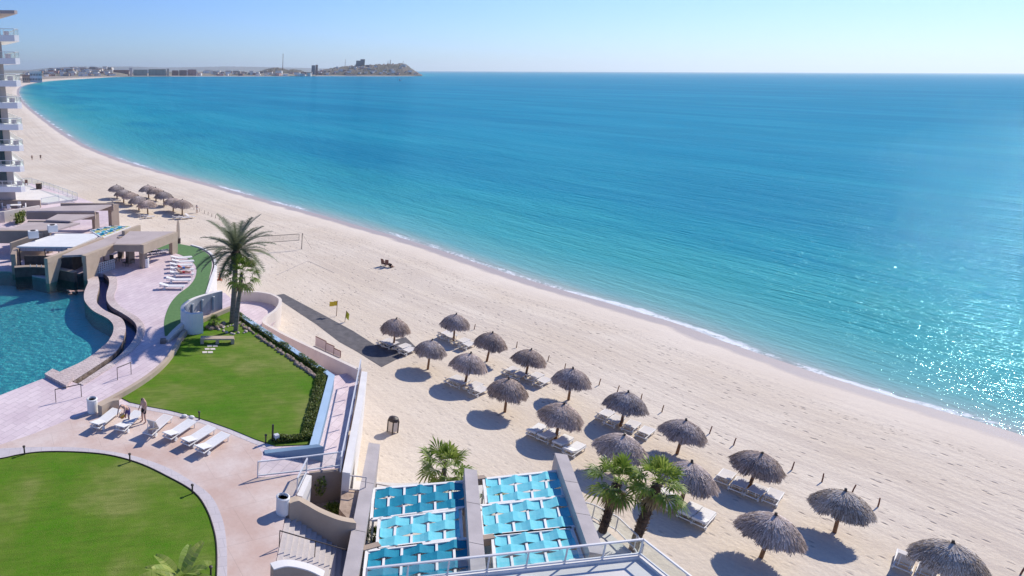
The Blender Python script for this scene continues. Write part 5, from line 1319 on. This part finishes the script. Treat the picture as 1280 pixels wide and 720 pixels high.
def person(label, J, mat, loc, rz, clothes=(), hat=None, hair='c_hair', group=None, detail=True, scale=1.0):
    """J: joints pelvis chest neck head, and sides shoulder elbow wrist, hip knee ankle toe (x forward, y left, z up)"""
    th = thing('person', label, 'person', loc, group); th.rotation_euler.z = rz; th.scale = (scale,) * 3
    V = Vector; P = {k: V(v_) for k, v_ in J.items()}
    names = ['pelvis', 'belly', 'chest', 'neck', 'head']
    P['belly'] = P['pelvis'].lerp(P['chest'], .5)
    pts = [P[n] for n in names]; E = [(0, 1), (1, 2), (2, 3), (3, 4)]; rad = [(.155, .12), (.14, .11), (.155, .115), .055, .06]
    for sd in 'LR':
        i = len(pts); pts += [P['sh' + sd], P['el' + sd], P['wr' + sd]]; E += [(2, i), (i, i + 1), (i + 1, i + 2)]; rad += [.06, .045, .033]
        h = P['wr' + sd]; d = (h - P['el' + sd]).normalized(); j = len(pts); pts += [h + d * .07]; E += [(i + 2, j)]; rad += [(.038, .02)]
        sdv = d.cross(V((1, 0, 0))); sdv = sdv.normalized() if sdv.length > .1 else V((0, 1, 0))
        if detail:
            for f_ in range(4):
                k = len(pts); q = h + d * .09 + sdv * (.018 * (f_ - 1.5)); pts += [q, q + d * (.045, .055, .052, .04)[f_] + V((.012, 0, -.006)), q + d * (.075, .09, .085, .065)[f_] + V((.03, 0, -.012))]; E += [(j, k), (k, k + 1), (k + 1, k + 2)]; rad += [.0095, .009, .008]
            k = len(pts); pts += [h + d * .03 + sdv * .035, h + d * .075 + sdv * .055 + V((.015, 0, 0))]; E += [(i + 2, k), (k, k + 1)]; rad += [.012, .01]
        i = len(pts); pts += [P['hip' + sd], P['kn' + sd], P['an' + sd], P['to' + sd]]; E += [(0, i), (i, i + 1), (i + 1, i + 2), (i + 2, i + 3)]; rad += [.088, .062, .042, (.042, .03)]
    skin(E, pts, rad, mat, 'body', th)
    # head with a face, grown into the same figure's neck
    hd = P['head']; up = (P['head'] - P['neck']).normalized(); fw = V(J.get('look', (1, 0, 0))); fw = (fw - up * fw.dot(up)).normalized(); lf = up.cross(fw)
    hm = MB(); hm.ell((0, 0, 0), (.092, .075, .115), 14)
    for sy in (-1, 1): hm.ell((.0, sy * .076, -.005), (.018, .012, .03), 6)
    hm.ell((.094, 0, -.012), (.018, .014, .024), 6)
    pl = lambda q, r0=None: hd + up * .07 + fw * q[0] + lf * q[1] + up * q[2]
    hm.v = [pl(q) for q in hm.v]; o = hm.build('head', mat, th, smooth=True)
    fc = MB()
    for sy in (-1, 1): fc.ell((.085, sy * .03, .012), (.008, .014, .007), 6)
    fc.ell((.084, 0, -.055), (.008, .024, .006), 6); fc.v = [pl(q) for q in fc.v]; fc.build('face', M['c_hair'], o)
    hr = MB(); hr.ell((-.018, 0, .03), (.092, .082, .098), 12); hr.v = [pl(q) for q in hr.v]; hr.build('hair', M[hair], th, smooth=True)
    if hat:
        ht = MB(); ht.lathe([(.16 if hat != 'cap' else .1, .045), (.165 if hat != 'cap' else .1, .06), (.095, .075), (.09, .14), (.05, .165), (.01, .168)], n=16)
        if hat == 'cap': ht.ell((.11, 0, .065), (.08, .07, .012), 10)
        ht.v = [pl(q) for q in ht.v]; ht.build('hat', M['c_khaki'] if hat == 'cap' else M['c_straw'], th, smooth=True)
    for kind, m_ in clothes:
        if kind == 'shorts':
            pp = [P['pelvis'] + V((0, 0, 0)), P['pelvis'].lerp(P['belly'], .45)]; E2 = [(0, 1)]; r2 = [(.17, .135), (.16, .125)]
            for sd in 'LR':
                i = len(pp); a, b_ = P['hip' + sd], P['kn' + sd]; pp += [a, a.lerp(b_, .45), a.lerp(b_, .75)]; E2 += [(0, i), (i, i + 1), (i + 1, i + 2)]; r2 += [.108, .098, .088]
            skin(E2, pp, r2, M[m_], 'shorts', th)
        if kind == 'suit':
            pp = [P['pelvis'], P['belly'], P['belly'].lerp(P['chest'], .5)]; E2 = [(0, 1), (1, 2)]; r2 = [(.175, .14), (.16, .125), (.165, .128)]
            for sd in 'LR':
                i = len(pp); a, b_ = P['hip' + sd], P['kn' + sd]; pp += [a, a.lerp(b_, .3)]; E2 += [(0, i), (i, i + 1)]; r2 += [.108, .10]
            skin(E2, pp, r2, M[m_], 'swimsuit', th)
        if kind == 'shirt':
            pp = [P['pelvis'].lerp(P['belly'], .3), P['belly'], P['chest'], P['chest'].lerp(P['neck'], .5)]; E2 = [(0, 1), (1, 2), (2, 3)]; r2 = [(.175, .135), (.165, .13), (.175, .135), .09]
            for sd in 'LR':
                i = len(pp); a, b_ = P['sh' + sd], P['el' + sd]; pp += [a, a.lerp(b_, .6)]; E2 += [(2, i), (i, i + 1)]; r2 += [.08, .07]
            skin(E2, pp, r2, M[m_], 'shirt', th)
    return th
STAND = dict(pelvis=(0, 0, .95), chest=(.0, 0, 1.30), neck=(.01, 0, 1.48), head=(.02, 0, 1.55), shL=(0, .19, 1.40), shR=(0, -.19, 1.40), elL=(-.03, .25, 1.12), elR=(.02, -.26, 1.13), wrL=(.08, .24, .88), wrR=(.16, -.22, .92), hipL=(0, .095, .90), hipR=(0, -.095, .90), knL=(.03, .11, .49), knR=(.08, -.11, .49), anL=(-.02, .13, .08), anR=(.04, -.13, .08), toL=(.15, .15, .03), toR=(.21, -.15, .03))
WALK = dict(STAND, knL=(.16, .1, .50), anL=(.22, .1, .10), toL=(.38, .1, .06), knR=(-.05, -.1, .48), anR=(-.30, -.1, .12), toR=(-.16, -.1, .03), wrL=(-.1, .25, .88), wrR=(.2, -.24, .92))
BEND = dict(pelvis=(-.12, 0, .92), chest=(.20, 0, 1.14), neck=(.34, 0, 1.26), head=(.40, 0, 1.31), shL=(.24, .19, 1.20), shR=(.24, -.19, 1.20), elL=(.36, .26, .95), elR=(.36, -.27, .96), wrL=(.52, .18, .80), wrR=(.50, -.16, .80), hipL=(-.1, .1, .87), hipR=(-.1, -.1, .87), knL=(-.02, .12, .47), knR=(.02, -.12, .47), anL=(-.12, .13, .08), anR=(-.06, -.13, .08), toL=(.06, .15, .03), toR=(.12, -.15, .03), look=(1, 0, -.7))
LIE = dict(pelvis=(-.42, 0, .50), chest=(-.78, 0, .70), neck=(-.92, 0, .83), head=(-.97, 0, .88), shL=(-.84, .18, .74), shR=(-.84, -.18, .74), elL=(-.62, .27, .58), elR=(-.62, -.27, .58), wrL=(-.38, .24, .50), wrR=(-.4, -.22, .50), hipL=(-.36, .1, .48), hipR=(-.36, -.1, .48), knL=(.05, .13, .56), knR=(.06, -.12, .50), anL=(.45, .12, .45), anR=(.47, -.11, .45), toL=(.52, .14, .56), toR=(.54, -.13, .56), look=(.8, 0, .6))
SIT = dict(pelvis=(0, 0, .50), chest=(-.12, 0, .86), neck=(-.14, 0, 1.03), head=(-.13, 0, 1.10), shL=(-.12, .19, .95), shR=(-.12, -.19, .95), elL=(.08, .24, .70), elR=(.08, -.24, .70), wrL=(.3, .2, .66), wrR=(.3, -.2, .66), hipL=(.02, .1, .48), hipR=(.02, -.1, .48), knL=(.46, .13, .50), knR=(.46, -.13, .50), anL=(.56, .13, .09), anR=(.56, -.13, .09), toL=(.72, .14, .04), toR=(.72, -.14, .04))
def face_dir(p, q): return math.atan2(q.y - p.y, q.x - p.x)
pm_ = at(180.5, 528, D)
person('man in dark shorts and cap standing beside the plaza loungers', STAND, M['skin2'], pm_, R(215), (('shorts', 'c_black'),), hat='cap', scale=1.1)
pw = at(159, 529.5, D); pw.z = D
person('woman in purple swim shorts and straw hat bending over a plaza lounger', BEND, M['skin2'], pw, R(225), (('shorts', 'c_purple'),), hat='straw', scale=1.1)
th = thing('beach_bag', 'small orange and yellow striped beach bag by the bending woman', 'bag', at(153, 530.5, D)); p = at(153, 530.5, D)
mb = MB(); mb.lathe([(.10, .44), (.15, .50), (.16, .64), (.13, .70)], p, 12); mb.build('bag', M['c_yellowc'], th); MB().lathe([(.162, .53), (.165, .6)], p, 12).build('stripe', M['c_orange'], th)
MB().tube([p + Vector((-.1, 0, .68)), p + Vector((0, 0, .85)), p + Vector((.1, 0, .68))], .015, 6).build('handle', M['c_orange'], th)
for i, (q, cl, lab) in enumerate((((232,336), (('shorts', 'c_bluec'), ('shirt', 'c_red')), 'sunbather in red top and blue shorts lying by the green turf'), ((232,341.5), (('shorts', 'c_red'),), 'sunbather in red shorts lying on the pink towel'))):
    p = at(q[0], q[1], D + .36); person(lab, LIE, M['skin'], (p.x, p.y, D), R(17 - 3 * (3 + i)), cl, hat=None)
p = at(232, 341.5, D + .36); mb = MB().box((p.x, p.y, D + .392), (1.25, .66, .02), R(5)); tag(mb.build('towel', M['c_pinkc']), 'pink towel under a sunbather on a lounger by the turf', 'towel')
tag(MB().bar(at(193, 535, D + .95), at(190, 537, D + .42), .5, .04).build('towel', M['c_straw']), 'beige towel hanging on the raised back of a plaza lounger', 'towel')
# swimmer in the pool
p = at(98, 364, D - .16); sw = dict(LIE); z_ = -.16
SWIM = {k: (v_ if k == 'look' else (v_[0], v_[1], v_[2] * .25 - .12)) for k, v_ in LIE.items()}; SWIM['elL'] = (-.72, .5, .0); SWIM['elR'] = (-.72, -.5, .0); SWIM['wrL'] = (-.95, .62, .02); SWIM['wrR'] = (-.95, -.62, .02)
person('swimmer floating on the back in the pool near the weir wall', SWIM, M['skin2'], (p.x, p.y, D - .16), R(20), (('shorts', 'c_black'),))
# beach walkers
for q, a, cl, lab, pose in (((246,266), 40, (('shirt', 'c_whitec'), ('shorts', 'c_whitec')), 'person in white standing by the far row of stakes', STAND), ((51,200), 120, (('shorts', 'c_black'), ('shirt', 'c_black')), 'dark clothed person walking on the sand beyond the tower balconies', WALK), ((40.3,200.5), 100, (('shorts', 'c_black'),), 'smaller person in dark shorts on the sand near the tower balconies', WALK)):
    p = at(q[0], q[1], 0); person(lab, pose, M['skin'], p, R(a), cl, detail=False)
# couple of chairs facing the sea
M['chair_b'] = nmat('brown_canvas', (.22, .12, .10), (.17, .09, .075), 5, .85)
def beach_chair(lab, p, rz):
    th = thing('beach_chair', lab, 'chair', p, 'chairs facing the sea'); th.rotation_euler.z = rz; th.scale = (.95, .8, 1); W = Vector
    o_ = MB().bar((-.05, 0, .34), (.45, 0, .42), .6, .04); s_ = o_.build('seat', M['chair_b'], None); s_.parent = th
    o_ = MB().bar((-.05, 0, .34), (-.35, 0, 1.15), .6, .04).build('backrest', M['chair_b'], None); o_.parent = th
    for y in (-.3, .3):
        l_ = MB().tube([(.42, y, 0), (-.12, y, .5)], .02, 6).build('leg', M['dark'], None); l_.parent = th
        l_ = MB().tube([(-.3, y, 0), (.3, y, .55), (-.2, y, .62)], .02, 6).build('leg', M['dark'], None); l_.parent = th
p = at(478.5, 333, 0); beach_chair('brown canvas beach chair with a sitter, alone near the water', p, R(40)); person('person sitting in the brown beach chair near the water', SIT, M['skin'], p + Vector((0, 0, -.05)), R(40), (('shorts', 'c_black'),), detail=False)
p2 = at(483.5, 334, 0); beach_chair('lower brown beach chair beside the seated person', p2, R(60))
p3 = at(488, 334.5, 0); person('person in dark clothes sitting low on the sand by the brown chairs', {k: (v_ if k == 'look' else (v_[0], v_[1], max(.04, v_[2] - .38 if k not in ('anL', 'anR', 'toL', 'toR') else v_[2]))) for k, v_ in SIT.items()}, M['skin'], p3, R(35), (('shorts', 'c_black'), ('shirt', 'c_black')), detail=False)

# ------------------------------------------------------------------ beach things
strip = pxs([(341,368.5),(354,367.5),(447,421),(467,431),(443,438),(400,408)], 0)
strip = [at(341,369.5,0), at(355,367.5,0), at(402,392.5,0), at(441,413.5,0), at(470,432,0), at(447,440,0), at(424,427.5,0), at(396,406,0)]
tag(MB().prism([(p.x, p.y) for p in strip], -.02, .016).build('beach_mat', M['mat']), 'long dark mat path leading from the ramp across the sand', 'mat')
plat = pxs([(443,437.5),(507,421.5),(522,436),(477,459)], 0)
tag(MB().prism([(p.x, p.y) for p in plat], -.02, .024).build('beach_platform', M['mat']), 'dark square platform on the sand under the first palapa', 'platform')
mt, t, b = base_mat('footprint_path')
# low stepped panel fence by the ramp wall
th = thing('panel_fence', 'low stepped pinkish panel fence with a rusty rail on the sand by the ramp', 'fence', at(393, 431, 0))
f0, f1_, f2_ = at(394,432,0), at(407,438.5,0), at(425.5,447,0)
M['pinkpanel'] = nmat('pale_pink_panel', (.66, .54, .55), (.60, .49, .50), 2, .8)
for a, c_, h0 in ((f0, f1_, 1.0), (f1_, f0.lerp(f2_, .74), .85), (f0.lerp(f2_, .74), f2_, .65)):
    MB().bar(a + Vector((0, 0, h0 / 2)), c_ + Vector((0, 0, h0 / 2)), .03, h0 - .06).build('panel', M['pinkpanel'], th)
    MB().bar(a + Vector((0, 0, h0)), c_ + Vector((0, 0, h0)), .07, .06).build('top_rail', M['rust'], th); MB().tube([c_, c_ + Vector((0, 0, h0))], .035, 6).build('post', M['rust'], th)
# flags
th = thing('beach_flag', 'yellow flag on a tall pole planted in the sand', 'flag', at(420.5, 395, 0)); p = at(420.5, 395, 0); z1 = top_for(p, 376)
MB().tube([p, (p.x, p.y, z1)], .035, 6).build('pole', M['bark_post'], th)
mb = MB(); n_ = 7; A = [Vector((p.x - .14 * i, p.y + .04 * math.sin(i * 1.3), z1 - .02 - .02 * i)) for i in range(n_)]; mb.strip(A, [q + Vector((0, .03, -.55)) for q in A]); mb.strip([q + Vector((0, .012, 0)) for q in A], [q + Vector((0, .042, -.55)) for q in A]); mb.build('cloth', M['c_yellowc'], th)
th = thing('beach_flag', 'drooping olive yellow flag on a short pole in the sand', 'flag', at(431, 402.5, 0)); p = at(431, 402.5, 0); z1 = top_for(p, 388.5)
MB().tube([p, (p.x + .1, p.y, z1)], .03, 6).build('pole', M['bark_post'], th)
mb = MB(); A = [Vector((p.x + .1 + .09 * i, p.y + .05 * math.sin(i * 2), z1 - .1 * i)) for i in range(5)]; mb.strip(A, [q + Vector((-.05, .03, -.75)) for q in A]); mb.strip([q + Vector((0, .012, 0)) for q in A], [q + Vector((-.05, .042, -.75)) for q in A]); mb.build('cloth', M['c_lime'], th)
# bins
def bin_(lab, p, mat, h, r, name='litter_bin'):
    th = thing(name, lab, 'bin', p); MB().lathe([(r * .95, 0), (r, .03), (r, h), (r * .82, h + .02), (r * .8, h - .12), (.01, h - .12)], p, 20).build('body', mat, th, smooth=False)
    MB().lathe([(r * 1.03, h - .05), (r * 1.05, h), (r * .84, h + .045), (r * .78, h - .02)], p, 20, cap=False).build('rim', mat, th); MB().lathe([(r * .76, h - .1), (.01, h - .1)], p, 16).build('liner', M['dark'], th)
bin_('white round litter bin beside the short tan wall on the plaza', at(116, 515, D), M['white'], .95, .34)
bin_('white round litter bin at the top of the stone stairs', at(353, 641, D), M['white'], .95, .33)
p = at(490.5, 540, 0); z1 = 1.25; th = thing('litter_bin', 'square dark framed litter bin with pale sides standing on the sand', 'bin', p)
MB().box(p + Vector((0, 0, .55)), (.52, .52, .85), .5).build('body', M['cream'], th)
Mx = Matrix.Rotation(.5, 3, 'Z')
for x in (-.27, .27):
    for y in (-.27, .27): MB().box(p + Mx @ Vector((x, y, .5)), (.07, .07, 1.0), .5).build('corner_post', M['dark'], th)
lm = MB(); lm.lathe([(.40, 1.0), (.41, 1.05), (.34, 1.22), (.12, 1.32), (.01, 1.33)], p, 16); lm.build('lid', M['dark'], th)
# stakes
st = [(592.6,412),(645.4,434.7),(684.7,451.6),(705.7,462),(748.5,481.5),(771.5,490),(801,500.5),(827.3,515),(886.7,542),(917,556.5),(989.5,587.5),(1027.5,602.5),(1065,616),(1097.5,633.7),(1275.5,718)]
sp = None
for i, q in enumerate(st):
    p = at(*q, 0)
    o = MB().tube([(0, 0, -.2), (.02, 0, .3), (.05, .02, .64)], [.042, .04, .035], 7).build('stake', M['rust'] if i > 7 else M['bark_post']) if sp is None or i == 8 else sp.copy()
    if o.name not in COL.objects: COL.objects.link(o)
    sp = o; o.location = p; o.rotation_euler.z = rng.uniform(0, 6); tag(o, f'brown wooden stake, {ORD[i]} from the mat in the line seaward of the palapas', 'stake', 'stakes seaward of the palapas')
for i, q in enumerate([(242.4,262),(249.5,264.5),(255.5,267),(260,269),(264.6,271),(269.3,273),(274,275),(279,277.5)]):
    o = sp.copy(); COL.objects.link(o); o.location = at(*q, 0); tag(o, f'small brown stake, {ORD[i]} from the tower in the far line of stakes', 'stake', 'far stakes')
# volleyball net
b0, b1 = at(288.5, 318, 0), at(377, 311.5, 0); th = thing('volleyball_net', 'beach volleyball net on two dark poles beyond the palms', 'net', b0)
for p in (b0, b1): MB().tube([p, p + Vector((0, 0, 2.55))], .05, 8).build('pole', M['dark'], th)
n0, n1 = b0.lerp(b1, .06), b0.lerp(b1, .955)
for z, w_ in ((2.43, .07), (1.45, .06)): MB().bar(n0 + Vector((0, 0, z)), n1 + Vector((0, 0, z)), .03, w_).build('tape', M['dark'], th)
mb = MB()
for k in range(46): q = n0.lerp(n1, k / 45); mb.tube([q + Vector((0, 0, 1.45)), q + Vector((0, 0, 2.43))], .004 if 0 < k < 45 else .03, 4, cap=False)
for k in range(1, 9): mb.bar(n0 + Vector((0, 0, 1.45 + .109 * k)), n1 + Vector((0, 0, 1.45 + .109 * k)), .006, .006)
mb.build('netting', M['dark'], th)
for a, c_ in ((b0, b0 + Vector((-1.6, .3, 0))), (b1, b1 + Vector((1.6, .4, 0)))): MB().tube([a + Vector((0, 0, 2.4)), c_], .012, 4).build('guy_rope', M['dark'], th)
cl_ = [at(262,331,0), at(377,312.5,0)]
for a, c_, lab in (((345,344),(385,326),'near rope line of the volleyball court'),((385,326),(418,341),'side rope line of the volleyball court')):
    tag(MB().bar(at(*a, .02), at(*c_, .02), .05, .02).build('court_line', M['conc']), 'faint ' + lab + ' on the sand', 'rope')
# orange cone flag, beach gear beside the turf wall
p = at(274.5, 350, 0); th = thing('traffic_cone', 'orange cone standing on the sand left of the palms', 'cone', p); MB().lathe([(.22, .04), (.05, .95), (.03, .97)], p, 12).build('cone', M['c_orange'], th); MB().box(p + Vector((0, 0, .02)), (.6, .6, .04)).build('base', M['c_orange'], th)
for q, lab, rz in (((259,358), 'dark folded beach chair leaning outside the turf kerb wall', .5), ((265,357), 'grey-blue beach chair standing outside the turf kerb wall', .9)):
    p = at(q[0], q[1], 0.0); p.z = 0
    th = thing('beach_chair', lab, 'chair', p); W = lambda x, y, z: p + Matrix.Rotation(rz, 3, 'Z') @ Vector((x, y, z))
    MB().bar(W(-.1, 0, 2.0), W(.5, 0, 2.1), .6, .05).build('seat', M['navy'], th); MB().bar(W(-.1, 0, 2.0), W(-.4, 0, 2.9), .6, .05).build('backrest', M['slate_shade'], th)
    for x in (-.3, .45):
        for y in (-.25, .25): MB().tube([W(x, y, 0), W(x, y, 2.0)], .025, 6).build('leg', M['dark'], th)
tag(MB().ell((at(311, 362, 1.1).x, at(311, 362, 1.1).y, .5), (.8, .5, .9), 10).build('boulder', M['rock']), 'dark boulder behind the top of the curved ramp wall', 'rock')
# tall beach totem beside the pool bar
p = at(223, 304, 0); th = thing('beach_post', 'tan surfboard-like post standing beyond the pool bar roof', 'post', p); MB().ell((p.x, p.y, 1.9), (.28, .12, 1.9), 10).build('board', M['c_straw'], th); MB().box((p.x, p.y, .4), (.7, .5, .8)).build('base', M['dark'], th)

# ------------------------------------------------------------------ plaza and lawn fittings
def bollard(q, lab, h=.55, z=D):
    p = at(q[0], q[1], z); th = thing('bollard_light', lab, 'bollard', p, 'bollard lights round the lawns'); MB().tube([p, p + Vector((0, 0, h))], .045, 8).build('post', M['dark'], th); MB().lathe([(.075, h - .02), (.085, h + .05), (.03, h + .08)], p, 10).build('lamp_head', M['dark'], th)
bollard((31,569), 'dark bollard light at the far left of the round lawn'); bollard((162.5,578.5), 'dark bollard light at the top of the round lawn'); bollard((240.5,618), 'dark bollard light at the right shoulder of the round lawn'); bollard((263.5,722), 'dark bollard light at the near right of the round lawn')
bollard((249,525), 'dark bollard light at the lawn edge behind the fifth plaza lounger'); bollard((332,554.5), 'dark bollard light at the pointed corner of the upper lawn')
p = at(340.5, 552, D); th = thing('spotlight_post', 'taller dark post with a pale spotlight at the lawn corner', 'spotlight', p); MB().tube([p, p + Vector((0, 0, 1.15))], .06, 8).build('post', M['dark'], th); MB().box(p + Vector((.22, -.1, .35)), (.28, .25, .4), .4).build('lamp_head', M['alu'], th)
# white stones at the lawn edge
for i, q in enumerate(((230.5,521.5), (239.5,523))): p = at(q[0], q[1], D); tag(MB().ell((p.x, p.y, D + .1), (.2, .14, .1), 8).build('lawn_light', M['white']), f'small white ground light at the lawn edge, {ORD[i]} of two', 'light')
# bench and stepping stones
th = thing('bench', 'long pale concrete bench on three legs on the upper lawn', 'bench', at(272, 428, D))
a, c_ = at(251, 422.5, D + .5), at(292.5, 422.5, D + .5); MB().bar(a, c_, .62, .12).build('seat', M['tan'], th)
for u in (.04, .5, .96): q = a.lerp(c_, u); MB().box((q.x, q.y, D + .22), (.28, .5, .44)).build('leg', M['tan'], th)
for i, q in enumerate(((262,432.5),(269,432.5),(259,436.5),(266,436.5),(256,440.5),(263,440.5))): p = at(*q, D + .06); tag(MB().box(p + Vector((0, 0, .01)), (.38, .32, .04), .1).build('stepping_stone', M['cream']), f'pale square stepping stone in the grass before the bench, {ORD[i]} from the bench', 'stepping stone', 'stepping stones before the bench')
# handrails on the pool deck
for lab, q0, q1 in (('dark handrail beside the stone slab at the pool end', (70,503), (102,496)), ('dark handrail on the near bank of the blue channel', (147,475), (164,468))):
    A, B_ = at(*q0, D), at(*q1, D); th = thing('handrail', lab, 'handrail', A); MB().tube([A + Vector((0, 0, .95)), B_ + Vector((0, 0, .95))], .03, 8).build('rail', M['dark'], th)
    for p in (A, B_): MB().tube([p, p + Vector((0, 0, .95))], .025, 8).build('post', M['dark'], th)
# boat far out
p = at(500, 101, SEA_Z); th = thing('sailboat', 'tiny white sailboat out on the sea below the headland', 'boat', p); mb = MB(); mb.add([(p.x - 4, p.y, SEA_Z + 1.2), (p.x, p.y - 1.4, SEA_Z + 1.2), (p.x + 4, p.y, SEA_Z + 1.2), (p.x, p.y + 1.4, SEA_Z + 1.2), (p.x - 3, p.y, SEA_Z - .3), (p.x + 3, p.y, SEA_Z - .3)], [(0, 1, 2, 3), (0, 4, 5, 2, 1), (2, 5, 4, 0, 3)]); mb.build('hull', M['white'], th)
MB().tube([(p.x, p.y, SEA_Z), (p.x, p.y, SEA_Z + 9)], .12, 6).build('mast', M['alu'], th); MB().add([(p.x, p.y - .02, SEA_Z + 8.8), (p.x - 3.4, p.y, SEA_Z + 2), (p.x, p.y, SEA_Z + 2), (p.x, p.y + .04, SEA_Z + 8.8), (p.x - 3.4, p.y + .04, SEA_Z + 2), (p.x, p.y + .04, SEA_Z + 2)], [(0, 1, 2), (5, 4, 3)]).build('sail', M['white'], th)
# lattice screen and stools under the pool bar roof
th = thing('lattice_screen', 'white patterned screen in the shade of the pool bar roof', 'screen', at(131, 340, D)); a, c_ = at(119,343,D), at(143,336,D); mb = MB()
for k in range(10): q = a.lerp(c_, k / 9); mb.bar(q, q + Vector((0, 0, 1.1)), .1, .05)
for k in range(5): mb.bar(a + Vector((0, 0, .1 + .25 * k)), c_ + Vector((0, 0, .1 + .25 * k)), .05, .06)
mb.build('lattice', M['white'], th)
for i, q in enumerate(((133,331),(141,329),(149,326.5),(157,333),(165,329))):
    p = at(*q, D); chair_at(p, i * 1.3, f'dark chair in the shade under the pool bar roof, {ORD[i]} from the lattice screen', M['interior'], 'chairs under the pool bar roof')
bin_('white round bin against the pool bar column', at(183, 334, D), M['white'], 1.0, .32)
# planter lights and furniture on the hotel terrace
th = thing('terrace_planter', 'dark square planter at the corner of the hotel terrace', 'planter', at(49, 236, D)); p = at(49, 236, D + .35); MB().box(p + Vector((0, 0, .5)), (.9, .9, 1.0)).build('pot', M['dark'], th); MB().box(p + Vector((0, 0, 1.0)), (.8, .8, .04)).build('soil', M['gravel'], th)
for i, q in enumerate(((25,232),(29,231),(33,231.5))): p = at(*q, D + .35); chair_at(p, i, f'brown terrace chair far below the tower balconies, {ORD[i]} from the tower', M['chair_b'], 'brown chairs on the hotel terrace')

# ------------------------------------------------------------------ air
mt = bpy.data.materials.new('sea_haze'); mt.use_nodes = True; t = mt.node_tree; t.nodes.remove(t.nodes['Principled BSDF'])
pv = t.nodes.new('ShaderNodeVolumePrincipled'); pv.inputs['Density'].default_value = 3.8e-5; pv.inputs['Color'].default_value = (.84, .95, 1, 1); pv.inputs['Anisotropy'].default_value = .45
t.links.new(pv.outputs[0], t.nodes['Material Output'].inputs['Volume'])
hz_ = MB().box((0, 0, 198), (104000, 104000, 404)).build('haze', mt); tag(hz_, kind='stuff')
C.cycles.volume_bounces = 0
